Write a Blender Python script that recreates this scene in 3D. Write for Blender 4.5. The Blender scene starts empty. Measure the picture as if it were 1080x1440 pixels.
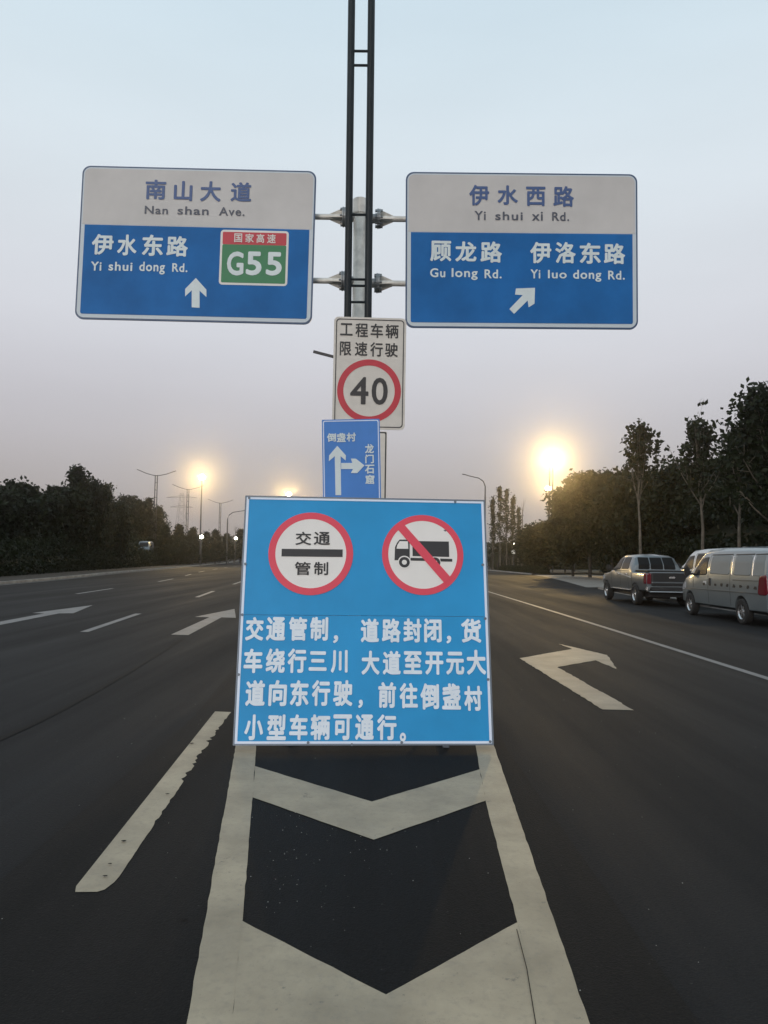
import bpy, bmesh, math, random
import numpy as np
from mathutils import Vector, Matrix, Euler
from mathutils.bvhtree import BVHTree

R = math.radians
scene = bpy.context.scene
COL = scene.collection
random.seed(7)

# ------------------------------------------------------------------ camera
cd = bpy.data.cameras.new('camera'); cam = bpy.data.objects.new('camera', cd); COL.objects.link(cam)
cam.matrix_world = (Matrix.Translation((0, 0, 1.5)) @ Matrix.Rotation(R(90 + 3.44), 4, 'X') @ Matrix.Rotation(R(0.8), 4, 'Z'))
cd.sensor_fit = 'VERTICAL'; cd.sensor_height = 36.0; cd.lens = 27.0
cd.clip_start = 0.05; cd.clip_end = 6000
scene.camera = cam

# ------------------------------------------------------------------ sky
SUN_EL, SUN_AZ = R(14), R(200)          # weak, very soft light from the bright sky behind the camera
world = bpy.data.worlds.new('World'); scene.world = world; world.use_nodes = True
nt = world.node_tree; nt.nodes.clear()
wo = nt.nodes.new('ShaderNodeOutputWorld'); bg = nt.nodes.new('ShaderNodeBackground')
bg2 = nt.nodes.new('ShaderNodeBackground'); add = nt.nodes.new('ShaderNodeAddShader')
sky = nt.nodes.new('ShaderNodeTexSky'); sky.sky_type = 'NISHITA'; sky.sun_disc = False
sky.sun_elevation = SUN_EL; sky.sun_rotation = SUN_AZ; sky.air_density = 1.4; sky.dust_density = 3.0
tc = nt.nodes.new('ShaderNodeTexCoord'); sep = nt.nodes.new('ShaderNodeSeparateXYZ')
nt.links.new(tc.outputs['Generated'], sep.inputs[0])
ramp = nt.nodes.new('ShaderNodeValToRGB'); ramp.color_ramp.interpolation = 'B_SPLINE'
SKY = [(0.0, (0.40, 0.355, 0.35)), (0.06, (0.435, 0.40, 0.405)), (0.15, (0.535, 0.505, 0.545)), (0.27, (0.725, 0.725, 0.785)),
       (0.42, (0.80, 0.86, 0.91)), (0.60, (0.69, 0.835, 0.92)), (1.0, (0.52, 0.68, 0.82))]
el = ramp.color_ramp.elements
el[0].position, el[0].color = SKY[0][0], (*SKY[0][1], 1)
el[1].position, el[1].color = SKY[-1][0], (*SKY[-1][1], 1)
for p, c in SKY[1:-1]:
    e = el.new(p); e.color = (*c, 1)
nt.links.new(sep.outputs['Z'], ramp.inputs[0])
nt.links.new(sky.outputs[0], bg.inputs[0]); bg.inputs[1].default_value = 0.012
cl = nt.nodes.new('ShaderNodeTexNoise'); cl.inputs['Scale'].default_value = 2.2; cl.inputs['Detail'].default_value = 5
cm_ = nt.nodes.new('ShaderNodeMapping'); cm_.inputs['Scale'].default_value = (1, 1, 4)
nt.links.new(tc.outputs['Generated'], cm_.inputs[0]); nt.links.new(cm_.outputs[0], cl.inputs['Vector'])
cr_ = nt.nodes.new('ShaderNodeMapRange'); cr_.inputs[1].default_value = 0.3; cr_.inputs[2].default_value = 0.7; cr_.inputs[3].default_value = 0.965; cr_.inputs[4].default_value = 1.035
nt.links.new(cl.outputs[0], cr_.inputs[0])
sv = nt.nodes.new('ShaderNodeVectorMath'); sv.operation = 'SCALE'; nt.links.new(ramp.outputs[0], sv.inputs[0]); nt.links.new(cr_.outputs[0], sv.inputs['Scale'])
nt.links.new(sv.outputs[0], bg2.inputs[0]); bg2.inputs[1].default_value = 0.88
nt.links.new(bg.outputs[0], add.inputs[0]); nt.links.new(bg2.outputs[0], add.inputs[1])
nt.links.new(add.outputs[0], wo.inputs[0])

# ------------------------------------------------------------------ sun (soft afterglow)
sl = bpy.data.lights.new('sun', 'SUN'); sl.energy = 0.9; sl.angle = R(25); sl.color = (1, 0.95, 0.93)
so = bpy.data.objects.new('sun', sl); COL.objects.link(so)
sd = Vector((math.sin(SUN_AZ) * math.cos(SUN_EL), math.cos(SUN_AZ) * math.cos(SUN_EL), math.sin(SUN_EL)))
so.rotation_euler = sd.to_track_quat('Z', 'Y').to_euler()

scene.view_settings.view_transform = 'Standard'; scene.view_settings.look = 'None'
scene.view_settings.exposure = 0.0; scene.view_settings.gamma = 1.0
scene.view_settings.use_curve_mapping = False
scene.render.engine = 'CYCLES'
cy = scene.cycles
cy.use_denoising = True; cy.max_bounces = 6; cy.diffuse_bounces = 3; cy.glossy_bounces = 3
cy.transparent_max_bounces = 8; cy.volume_bounces = 1; cy.sample_clamp_indirect = 3.0
cy.use_adaptive_sampling = True

# ------------------------------------------------------------------ helpers
def mat(name, col, rough=0.6, metal=0.0, var=0.0, vscale=4.0, bump=0.0, bscale=40.0, spec=0.5, emit=None, estr=0.0, col2=None, dirt=0.0, dscale=3.0):
    m = bpy.data.materials.new(name); m.use_nodes = True
    n = m.node_tree; b = n.nodes['Principled BSDF']
    b.inputs['Roughness'].default_value = rough; b.inputs['Metallic'].default_value = metal
    b.inputs['Specular IOR Level'].default_value = spec
    b.inputs['Base Color'].default_value = (*col, 1)
    t = n.nodes.new('ShaderNodeTexCoord')
    if var or col2:
        nz = n.nodes.new('ShaderNodeTexNoise'); nz.inputs['Scale'].default_value = vscale; nz.inputs['Detail'].default_value = 6
        nz.inputs['Roughness'].default_value = 0.6
        n.links.new(t.outputs['Object'], nz.inputs['Vector'])
        cr = n.nodes.new('ShaderNodeValToRGB')
        c2 = col2 or tuple(min(1, c * (1 + var)) for c in col)
        c1 = col if col2 else tuple(c * (1 - var) for c in col)
        cr.color_ramp.elements[0].position = 0.35; cr.color_ramp.elements[0].color = (*c1, 1)
        cr.color_ramp.elements[1].position = 0.65; cr.color_ramp.elements[1].color = (*c2, 1)
        n.links.new(nz.outputs[0], cr.inputs[0])
        out = cr.outputs[0]
        if dirt:
            nd = n.nodes.new('ShaderNodeTexNoise'); nd.inputs['Scale'].default_value = dscale; nd.inputs['Detail'].default_value = 8
            n.links.new(t.outputs['Object'], nd.inputs['Vector'])
            mp = n.nodes.new('ShaderNodeMapRange'); mp.inputs[1].default_value = 0.45; mp.inputs[2].default_value = 0.75
            mp.inputs[3].default_value = 0; mp.inputs[4].default_value = dirt
            n.links.new(nd.outputs[0], mp.inputs[0])
            mx = n.nodes.new('ShaderNodeMix'); mx.data_type = 'RGBA'
            n.links.new(mp.outputs[0], mx.inputs[0]); n.links.new(out, mx.inputs[6]); mx.inputs[7].default_value = (0.12, 0.11, 0.09, 1)
            out = mx.outputs[2]
        n.links.new(out, b.inputs['Base Color'])
    if bump:
        nb = n.nodes.new('ShaderNodeTexNoise'); nb.inputs['Scale'].default_value = bscale; nb.inputs['Detail'].default_value = 4
        n.links.new(t.outputs['Object'], nb.inputs['Vector'])
        bp = n.nodes.new('ShaderNodeBump'); bp.inputs['Strength'].default_value = bump; bp.inputs['Distance'].default_value = 0.01
        n.links.new(nb.outputs[0], bp.inputs['Height']); n.links.new(bp.outputs[0], b.inputs['Normal'])
    if emit:
        b.inputs['Emission Color'].default_value = (*emit, 1); b.inputs['Emission Strength'].default_value = estr
    return m

def asphalt(name, base, patchy=0.25):
    m = bpy.data.materials.new(name); m.use_nodes = True
    n = m.node_tree; L = n.links; b = n.nodes['Principled BSDF']
    t = n.nodes.new('ShaderNodeTexCoord')
    def noise(s, d=5, r=0.6, sc=None):
        z = n.nodes.new('ShaderNodeTexNoise'); z.inputs['Scale'].default_value = s; z.inputs['Detail'].default_value = d; z.inputs['Roughness'].default_value = r
        if sc:
            mp = n.nodes.new('ShaderNodeMapping'); mp.inputs['Scale'].default_value = sc
            L.new(t.outputs['Object'], mp.inputs[0]); L.new(mp.outputs[0], z.inputs['Vector'])
        else: L.new(t.outputs['Object'], z.inputs['Vector'])
        return z
    big = noise(0.35, 6); streak = noise(1.0, 5, 0.6, (1.1, 0.05, 1)); agg = n.nodes.new('ShaderNodeTexVoronoi'); agg.inputs['Scale'].default_value = 110
    L.new(t.outputs['Object'], agg.inputs['Vector'])
    fine = noise(60, 6, 0.75)
    def math_(op, a, bb):
        q = n.nodes.new('ShaderNodeMath'); q.operation = op
        for i, v in enumerate((a, bb)):
            if isinstance(v, (int, float)): q.inputs[i].default_value = v
            else: L.new(v, q.inputs[i])
        return q.outputs[0]
    v = math_('ADD', math_('MULTIPLY', math_('SUBTRACT', big.outputs[0], 0.5), patchy * 3), math_('MULTIPLY', math_('SUBTRACT', streak.outputs[0], 0.5), patchy * 3))
    v = math_('ADD', v, math_('MULTIPLY', math_('SUBTRACT', fine.outputs[0], 0.5), 1.6))
    v = math_('ADD', v, 1.0)
    sc = n.nodes.new('ShaderNodeVectorMath'); sc.operation = 'SCALE'; sc.inputs[0].default_value = base
    L.new(v, sc.inputs['Scale'])
    # pale chips of aggregate
    cr = n.nodes.new('ShaderNodeMapRange'); cr.inputs[1].default_value = 0.72; cr.inputs[2].default_value = 0.8
    L.new(noise(45, 2, 0.5).outputs[0], cr.inputs[0])
    mx = n.nodes.new('ShaderNodeMix'); mx.data_type = 'RGBA'; L.new(cr.outputs[0], mx.inputs[0]); L.new(sc.outputs[0], mx.inputs[6]); mx.inputs[7].default_value = (0.07, 0.065, 0.06, 1)
    L.new(mx.outputs[2], b.inputs['Base Color'])
    rr = n.nodes.new('ShaderNodeMapRange'); rr.inputs[3].default_value = 0.85; rr.inputs[4].default_value = 0.67
    L.new(streak.outputs[0], rr.inputs[0]); rr.inputs[1].default_value = 0.3; rr.inputs[2].default_value = 0.7
    L.new(rr.outputs[0], b.inputs['Roughness']); b.inputs['Specular IOR Level'].default_value = 0.10
    bp = n.nodes.new('ShaderNodeBump'); bp.inputs['Strength'].default_value = 0.35; bp.inputs['Distance'].default_value = 0.006
    L.new(math_('ADD', agg.outputs['Distance'], fine.outputs[0]), bp.inputs['Height']); L.new(bp.outputs[0], b.inputs['Normal'])
    return m

def paint(name, base, wear=0.5):
    """road paint, dirty and scuffed, worn through to the asphalt in specks"""
    m = bpy.data.materials.new(name); m.use_nodes = True
    n = m.node_tree; L = n.links; b = n.nodes['Principled BSDF']
    t = n.nodes.new('ShaderNodeTexCoord')
    def noise(s, d, r=0.6):
        z = n.nodes.new('ShaderNodeTexNoise'); z.inputs['Scale'].default_value = s; z.inputs['Detail'].default_value = d; z.inputs['Roughness'].default_value = r
        L.new(t.outputs['Object'], z.inputs['Vector']); return z.outputs[0]
    def rng(src, a, bb, c, d):
        q = n.nodes.new('ShaderNodeMapRange'); L.new(src, q.inputs[0])
        for i, v in enumerate((a, bb, c, d)): q.inputs[i + 1].default_value = v
        return q.outputs[0]
    def mixc(f, a, bb):
        q = n.nodes.new('ShaderNodeMix'); q.data_type = 'RGBA'; L.new(f, q.inputs[0])
        for i, v in ((6, a), (7, bb)):
            if isinstance(v, tuple): q.inputs[i].default_value = (*v, 1)
            else: L.new(v, q.inputs[i])
        return q.outputs[2]
    c = mixc(rng(noise(2.2, 7), 0.3, 0.7, 0, 1), tuple(x * 0.72 for x in base), tuple(x * 1.2 for x in base))
    c = mixc(rng(noise(0.9, 4, 0.5), 0.5, 0.7, 0, 0.35), c, (0.20, 0.175, 0.14))
    c = mixc(rng(noise(28, 6, 0.7), 0.5, 0.75, 0, 0.4), c, (0.17, 0.155, 0.13))
    c = mixc(rng(noise(75, 3, 0.8), 0.66, 0.72, 0, wear), c, (0.06, 0.055, 0.05))
    c = mixc(rng(noise(5, 9, 0.75), 0.63, 0.66, 0, wear), c, (0.09, 0.085, 0.075))
    L.new(c, b.inputs['Base Color']); b.inputs['Roughness'].default_value = 0.6
    bp = n.nodes.new('ShaderNodeBump'); bp.inputs['Strength'].default_value = 0.35; bp.inputs['Distance'].default_value = 0.004
    L.new(noise(60, 5), bp.inputs['Height']); L.new(bp.outputs[0], b.inputs['Normal'])
    return m

def link(name, me, m=None, parent=None, smooth=False):
    o = bpy.data.objects.new(name, me); COL.objects.link(o)
    if m is not None and not me.materials: me.materials.append(m)
    if smooth:
        for p in me.polygons: p.use_smooth = True
    if parent is not None: o.parent = parent
    return o

def bobj(name, bm, m, parent=None, smooth=False):
    me = bpy.data.meshes.new(name); bm.normal_update(); bm.to_mesh(me); bm.free()
    return link(name, me, m, parent, smooth)

def tag(o, label=None, cat=None, group=None, kind=None):
    if label: o['label'] = label
    if cat: o['category'] = cat
    if group: o['group'] = group
    if kind: o['kind'] = kind
    return o

def empty(name, loc, rot=(0, 0, 0)):
    o = bpy.data.objects.new(name, None); COL.objects.link(o); o.location = loc; o.rotation_euler = rot
    o.empty_display_size = 0.2
    return o

def children(o): return [c for c in bpy.data.objects if c.parent == o]
def copy_tree(o, parent=None):
    c = o.copy(); COL.objects.link(c)
    if parent is not None: c.parent = parent
    for ch in children(o): copy_tree(ch, c)
    return c

def box(bm, c, s, rot=None, bev=0.0):
    r = bmesh.ops.create_cube(bm, size=1)
    M = Matrix.Translation(c) @ ((rot if rot else Matrix.Identity(4))) @ Matrix.Diagonal((*s, 1))
    bmesh.ops.transform(bm, matrix=M, verts=r['verts'])
    if bev:
        es = list({e for v in r['verts'] for e in v.link_edges})
        bmesh.ops.bevel(bm, geom=es, offset=bev, segments=2, affect='EDGES')
def tube(bm, pts, rad, seg=10, cap=True):
    pts = [Vector(p) for p in pts]
    if isinstance(rad, (int, float)): rad = [rad] * len(pts)
    rings = []
    up0 = Vector((0, 0, 1))
    for i, p in enumerate(pts):
        d = (pts[min(i + 1, len(pts) - 1)] - pts[max(i - 1, 0)]).normalized()
        a = d.cross(up0 if abs(d.z) < 0.95 else Vector((1, 0, 0))).normalized(); b = d.cross(a)
        rings.append([bm.verts.new(p + (a * math.cos(t) + b * math.sin(t)) * rad[i]) for t in [2 * math.pi * k / seg for k in range(seg)]])
    for r0, r1 in zip(rings, rings[1:]):
        for k in range(seg): bm.faces.new((r0[k], r0[(k + 1) % seg], r1[(k + 1) % seg], r1[k]))
    if cap:
        bm.faces.new(rings[0][::-1]); bm.faces.new(rings[-1])
def rrect(w, h, r, seg=6, cx=0, cy=0):
    out = []
    for sx, sy, a0 in ((1, 1, 0), (-1, 1, 90), (-1, -1, 180), (1, -1, 270)):
        for k in range(seg + 1):
            a = R(a0 + 90 * k / seg)
            out.append((cx + sx * (w / 2 - r) + r * math.cos(a), cy + sy * (h / 2 - r) + r * math.sin(a)))
    return out
def circle(cx, cy, rx, ry=None, n=64):
    ry = ry or rx
    return [(cx + rx * math.cos(2 * math.pi * k / n), cy + ry * math.sin(2 * math.pi * k / n)) for k in range(n)]
def slab(bm, pts, y0, y1):
    """prism standing in the XZ plane, front face at y0 (towards the reader), back at y1"""
    f = [bm.verts.new((x, y0, z)) for x, z in pts]; b = [bm.verts.new((x, y1, z)) for x, z in pts]
    bm.faces.new(f); bm.faces.new(b[::-1]); n = len(pts)
    for i in range(n): bm.faces.new((f[i], b[i], b[(i + 1) % n], f[(i + 1) % n]))
def ring(bm, outer, inner, y0, y1):
    n = len(outer)
    fo = [bm.verts.new((x, y0, z)) for x, z in outer]; fi = [bm.verts.new((x, y0, z)) for x, z in inner]
    bo = [bm.verts.new((x, y1, z)) for x, z in outer]; bi = [bm.verts.new((x, y1, z)) for x, z in inner]
    for i in range(n):
        j = (i + 1) % n
        bm.faces.new((fo[i], fo[j], fi[j], fi[i])); bm.faces.new((fo[i], bo[i], bo[j], fo[j])); bm.faces.new((fi[i], fi[j], bi[j], bi[i]))
        bm.faces.new((bo[i], bi[i], bi[j], bo[j]))
def part(name, fn, m, parent, smooth=False):
    bm = bmesh.new(); fn(bm); bmesh.ops.recalc_face_normals(bm, faces=bm.faces)
    return bobj(name, bm, m, parent, smooth)
def flat(name, pts, z, m, parent=None, kind=None, th=0.0):
    bm = bmesh.new(); vs = [bm.verts.new((x, y, z)) for x, y in pts]; f = bm.faces.new(vs)
    if f.normal.z < 0 or True:
        bm.normal_update()
        if f.normal.z < 0: f.normal_flip()
    if th:
        r = bmesh.ops.extrude_face_region(bm, geom=list(bm.faces))
        bmesh.ops.translate(bm, vec=(0, 0, -th), verts=[g for g in r['geom'] if isinstance(g, bmesh.types.BMVert)])
        bmesh.ops.recalc_face_normals(bm, faces=bm.faces)
    bmesh.ops.triangulate(bm, faces=[f for f in bm.faces if len(f.verts) > 4])
    o = bobj(name, bm, m, parent)
    if kind: o['kind'] = kind
    return o

# ------------------------------------------------------------------ lettering
_gc = {}
def glyph_mesh(txt, bold):
    """character outline filled as faces; strokes thickened with slightly shifted layers"""
    k = (txt, bold)
    if k in _gc: return _gc[k]
    c = bpy.data.curves.new('glyph', 'FONT'); c.body = txt; c.resolution_u = 4
    if len(txt) > 1: c.space_character = 1.12
    o = bpy.data.objects.new('glyph', c); COL.objects.link(o)
    bpy.context.view_layer.update()
    me = bpy.data.meshes.new_from_object(o.evaluated_get(bpy.context.evaluated_depsgraph_get()))
    co0 = [v.co.to_2d() for v in me.vertices]; fs0 = [tuple(p.vertices) for p in me.polygons]
    bpy.data.objects.remove(o); bpy.data.curves.remove(c); bpy.data.meshes.remove(me)
    co, fs = [], []
    sh = [(0, 0)] + [(bold * math.cos(a), bold * math.sin(a)) for a in [q * math.pi / 4 for q in range(8)]]
    for j, (dx, dy) in enumerate(sh):
        b = len(co); co += [(v.x + dx, v.y + dy, j) for v in co0]; fs += [tuple(b + i for i in f) for f in fs0]
    x0 = min(v[0] for v in co); x1 = max(v[0] for v in co); y0 = min(v[1] for v in co); y1 = max(v[1] for v in co)
    r = ([((v[0] - x0) / (x1 - x0), (v[1] - y0) / (y1 - y0), v[2]) for v in co], fs); _gc[k] = r
    return r
def text_part(items, y, m, parent, bold=0.03, name='character', tilt=None):
    """items: (characters, x0, z0, x1, z1) boxes on the sign's face; each becomes a part of its own"""
    for t, x0, z0, x1, z1 in items:
        V = []
        co, fs = glyph_mesh(t, bold)
        rnd = random.Random(t + str(x0)); a = rnd.uniform(-1, 1) * (tilt or 0)
        cx, cz = (x0 + x1) / 2, (z0 + z1) / 2
        for u, v, j in co:
            dx, dz = x0 + u * (x1 - x0) - cx, z0 + v * (z1 - z0) - cz
            V.append((cx + dx * math.cos(a) - dz * math.sin(a), y - 0.00025 * j, cz + dx * math.sin(a) + dz * math.cos(a)))
        me = bpy.data.meshes.new(name); me.from_pydata(V, [], fs)
        link(name if len(t) == 1 else 'word', me, m, parent)

# ------------------------------------------------------------------ materials
M = {}
M['asphalt'] = asphalt('asphalt', (0.0150, 0.0148, 0.0152))
M['asphalt_dark'] = asphalt('asphalt_dark', (0.0135, 0.0122, 0.0112), 0.15)
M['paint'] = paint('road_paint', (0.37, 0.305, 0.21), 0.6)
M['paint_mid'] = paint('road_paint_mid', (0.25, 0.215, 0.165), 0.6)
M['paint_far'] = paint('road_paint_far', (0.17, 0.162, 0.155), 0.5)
M['concrete'] = mat('concrete', (0.22, 0.20, 0.175), 0.85, var=0.2, vscale=1.2, bump=0.4, bscale=20)
M['kerb'] = mat('kerb_stone', (0.26, 0.25, 0.23), 0.8, var=0.25, vscale=1.5, bump=0.3)
M['soil'] = mat('soil', (0.018, 0.015, 0.012), 0.95, var=0.4, vscale=1.0, bump=0.8, bscale=8)
M['grass'] = mat('grass_ground', (0.015, 0.018, 0.009), 0.95, var=0.4, vscale=0.6, bump=0.8, bscale=10)
M['galv'] = mat('galvanised_steel', (0.74, 0.725, 0.67), 0.4, 0.2, var=0.18, vscale=5, bump=0.05)
M['galv_dull'] = mat('dull_steel', (0.30, 0.32, 0.33), 0.5, 0.7, var=0.15, vscale=9)
M['black_pole'] = mat('dark_painted_steel', (0.010, 0.015, 0.018), 0.5, 0.0, var=0.3, vscale=1.5, spec=0.25)
M['far_pole'] = mat('far_pole_steel', (0.07, 0.07, 0.07), 0.6)
M['sign_white'] = mat('reflective_white', (0.56, 0.545, 0.53), 0.55, var=0.06, vscale=1.3, bump=0.02)
M['sign_white2'] = mat('reflective_white_clean', (0.74, 0.72, 0.68), 0.5, var=0.04, vscale=3)
M['sign_edge'] = mat('reflective_border', (0.56, 0.63, 0.68), 0.5)
M['letter_w'] = mat('reflective_letter', (0.66, 0.74, 0.75), 0.5, var=0.05)
M['sign_blue'] = mat('sign_blue', (0.016, 0.135, 0.39), 0.5, var=0.12, vscale=1.2, spec=0.12, bump=0.05, bscale=3)
M['sign_rim'] = mat('sign_rim_blue', (0.035, 0.075, 0.16), 0.45)
M['letter_blue'] = mat('letter_blue', (0.05, 0.10, 0.25), 0.5)
M['letter_grey'] = mat('letter_grey', (0.07, 0.08, 0.11), 0.5)
M['red'] = mat('sign_red', (0.50, 0.025, 0.045), 0.5, var=0.05)
M['green'] = mat('sign_green', (0.02, 0.19, 0.07), 0.5)
M['black'] = mat('sign_black', (0.02, 0.02, 0.022), 0.5)
M['forty_white'] = mat('forty_white', (0.66, 0.625, 0.57), 0.6, var=0.07, vscale=2.5, dirt=0.15)
M['small_blue'] = mat('small_sign_blue', (0.075, 0.23, 0.60), 0.5, spec=0.2, var=0.08, vscale=2)
M['board_blue'] = mat('board_blue', (0.026, 0.30, 0.62), 0.45, var=0.07, vscale=1.6, bump=0.25, bscale=2.5, spec=0.22)
M['board_white'] = mat('board_border', (0.72, 0.80, 0.93), 0.45, var=0.03)
M['board_letter'] = mat('board_letter', (0.74, 0.82, 0.90), 0.45, var=0.05, vscale=6)
M['board_red'] = mat('board_red', (0.72, 0.055, 0.095), 0.5)
M['board_disc'] = mat('board_disc', (0.80, 0.775, 0.74), 0.5, var=0.02)
M['steel_frame'] = mat('frame_steel', (0.16, 0.19, 0.23), 0.5, 0.4)
M['back_alu'] = mat('aluminium_back', (0.45, 0.46, 0.47), 0.5, 0.6)
M['rubber'] = mat('tyre_rubber', (0.015, 0.015, 0.015), 0.85, bump=0.2)
M['glass'] = mat('dark_glass', (0.008, 0.009, 0.010), 0.35, spec=0.12)
M['chrome'] = mat('chrome', (0.6, 0.6, 0.6), 0.22, 0.9)
M['bark'] = mat('bark', (0.13, 0.11, 0.085), 0.9, var=0.45, vscale=3, bump=0.6, bscale=14)
M['bark_dark'] = mat('bark_dark', (0.035, 0.03, 0.025), 0.9, var=0.3, vscale=3)
def leafmat(name, a, b):
    m = bpy.data.materials.new(name); m.use_nodes = True; n = m.node_tree; L = n.links; p = n.nodes['Principled BSDF']
    g = n.nodes.new('ShaderNodeNewGeometry'); cr = n.nodes.new('ShaderNodeValToRGB')
    cr.color_ramp.elements[0].color = (*a, 1); cr.color_ramp.elements[1].color = (*b, 1)
    L.new(g.outputs['Random Per Island'], cr.inputs[0]); L.new(cr.outputs[0], p.inputs['Base Color'])
    p.inputs['Roughness'].default_value = 0.6; p.inputs['Specular IOR Level'].default_value = 0.25
    tr = n.nodes.new('ShaderNodeBsdfTranslucent'); L.new(cr.outputs[0], tr.inputs[0])
    mx = n.nodes.new('ShaderNodeMixShader'); mx.inputs[0].default_value = 0.3
    L.new(p.outputs[0], mx.inputs[1]); L.new(tr.outputs[0], mx.inputs[2]); L.new(mx.outputs[0], n.nodes['Material Output'].inputs[0])
    return m
M['leaf'] = leafmat('leaf_green', (0.012, 0.018, 0.007), (0.032, 0.038, 0.016))
M['leaf_dark'] = leafmat('leaf_dark_green', (0.006, 0.011, 0.003), (0.018, 0.026, 0.008))
M['leaf_pale'] = leafmat('leaf_pale_green', (0.025, 0.033, 0.014), (0.06, 0.06, 0.03))

# ------------------------------------------------------------------ measured layout of the sign faces (metres from each panel centre)
LEFT_P = (-3.0826, 12.1, 6.5064, 3.7931, 2.5404, -0.0131, 0.0025, 0.0092)
LEFT_T = [ ('南', -0.86, 0.725, -0.525, 1.056), ('山', -0.398, 0.712, -0.098, 1.046), ('大', 0.028, 0.711, 0.363, 1.053), ('道', 0.521, 0.723, 0.857, 1.049), ('Nan', -0.856, 0.481, -0.479, 0.616), ('shan', -0.325, 0.484, 0.179, 0.622), ('Ave.', 0.345, 0.483, 0.758, 0.625), ('伊', -1.68, -0.215, -1.328, 0.128), ('水', -1.268, -0.217, -0.955, 0.13), ('东', -0.869, -0.215, -0.531, 0.14), ('路', -0.476, -0.214, -0.131, 0.125), ('Yi', -1.674, -0.479, -1.506, -0.33), ('shui', -1.392, -0.473, -1.009, -0.325), ('dong', -0.898, -0.517, -0.487, -0.312), ('Rd.', -0.37, -0.47, -0.124, -0.325), ('国', 0.609, 0.044, 0.735, 0.19), ('家', 0.786, 0.045, 0.923, 0.19), ('高', 0.967, 0.041, 1.092, 0.191), ('速', 1.14, 0.041, 1.277, 0.191), ('G', 0.507, -0.505, 0.774, -0.11), ('5', 0.813, -0.497, 1.064, -0.103), ('5', 1.134, -0.493, 1.389, -0.103), ('BOX', 0.386, -0.658, 1.484, 0.249), ('RED', 0.421, 0.002, 1.438, 0.212), ('GRN', 0.437, -0.621, 1.452, 0.002) ]
LEFT_ARROW = [(0.016, -0.56), (0.192, -0.748), (0.197, -0.868), (0.083, -0.767), (0.095, -1.047), (-0.031, -1.042), (-0.042, -0.762), (-0.143, -0.865), (-0.148, -0.745)]
LEFT_FIELD = [(-1.826, 0.27), (1.83, 0.291), (1.828, -1.204), (-1.811, -1.224)]
RIGHT_P = (2.1628, 12.1, 6.4792, 3.7498, 2.5288, 0.0327, 0.0137, -0.0103)
RIGHT_T = [ ('伊', -0.853, 0.721, -0.53, 1.059), ('水', -0.396, 0.737, -0.065, 1.056), ('西', 0.065, 0.722, 0.381, 1.04), ('路', 0.507, 0.715, 0.843, 1.053), ('Yi', -0.766, 0.486, -0.585, 0.633), ('shui', -0.432, 0.487, 0.013, 0.626), ('xi', 0.163, 0.484, 0.337, 0.631), ('Rd.', 0.487, 0.483, 0.763, 0.627), ('顾', -1.48, -0.193, -1.139, 0.143), ('龙', -1.076, -0.193, -0.734, 0.135), ('路', -0.671, -0.206, -0.322, 0.139), ('伊', 0.131, -0.21, 0.474, 0.139), ('洛', 0.537, -0.207, 0.868, 0.142), ('东', 0.931, -0.211, 1.274, 0.134), ('路', 1.322, -0.211, 1.669, 0.126), ('Gu', -1.48, -0.451, -1.236, -0.304), ('long', -1.134, -0.49, -0.714, -0.3), ('Rd.', -0.604, -0.462, -0.329, -0.316), ('Yi', 0.138, -0.456, 0.296, -0.31), ('luo', 0.418, -0.453, 0.721, -0.315), ('dong', 0.824, -0.501, 1.281, -0.31), ('Rd.', 1.391, -0.465, 1.66, -0.318) ]
RIGHT_ARROW = [(0.209, -0.607), (-0.098, -0.621), (-0.113, -0.72), (0.012, -0.727), (-0.204, -0.954), (-0.129, -1.032), (0.091, -0.813), (0.106, -0.924), (0.201, -0.864)]
RIGHT_FIELD = [(-1.819, 0.285), (1.801, 0.272), (1.794, -1.187), (-1.802, -1.188)]
FORTY_P = (-0.2564, 11.75, 4.3583, 1.1235, 1.7505, 0.0064, 0.0411, 0.0033)
FORTY_T = [ ('工', -0.466, 0.58, -0.271, 0.774), ('程', -0.229, 0.56, -0.033, 0.781), ('车', 0.007, 0.555, 0.201, 0.781), ('辆', 0.239, 0.555, 0.442, 0.777), ('限', -0.465, 0.264, -0.287, 0.485), ('速', -0.232, 0.267, -0.039, 0.487), ('行', 0.006, 0.262, 0.202, 0.485), ('驶', 0.235, 0.264, 0.436, 0.483), ('4', -0.292, -0.491, -0.009, -0.064), ('0', 0.04, -0.492, 0.289, -0.067), ('RING', -0.495, -0.771, 0.495, 0.214), ('INNER', -0.398, -0.675, 0.398, 0.117), ('FRAME', -0.534, -0.864, 0.535, 0.861) ]
SMALL_P = (-0.3726, 8.6, 2.5161, 0.6533, 1.0881, 0.0154, 0.004, -0.0327)
SMALL_T = [ ('倒', -0.271, 0.292, -0.168, 0.389), ('盏', -0.161, 0.287, -0.058, 0.39), ('村', -0.051, 0.291, 0.055, 0.392), ('龙', 0.155, 0.154, 0.255, 0.26), ('门', 0.156, 0.041, 0.253, 0.141), ('石', 0.15, -0.076, 0.258, 0.025), ('窟', 0.152, -0.194, 0.256, -0.089) ]
SMALL_UP = [(-0.156, 0.245), (-0.061, 0.135), (-0.065, 0.078), (-0.121, 0.128), (-0.122, -0.312), (-0.185, -0.311), (-0.186, 0.129), (-0.253, 0.074), (-0.25, 0.138)]
SMALL_RT = [(-0.116, 0.05), (0.01, 0.048), (-0.005, 0.097), (0.051, 0.096), (0.146, 0.018), (0.064, -0.067), (-0.008, -0.065), (0.017, -0.02), (-0.117, -0.018)]
BOARD_P = (-0.1389, 6.3, 1.0247, 2.0371, 2.0135, -0.2104, 0.0632, 0.0001)
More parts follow.
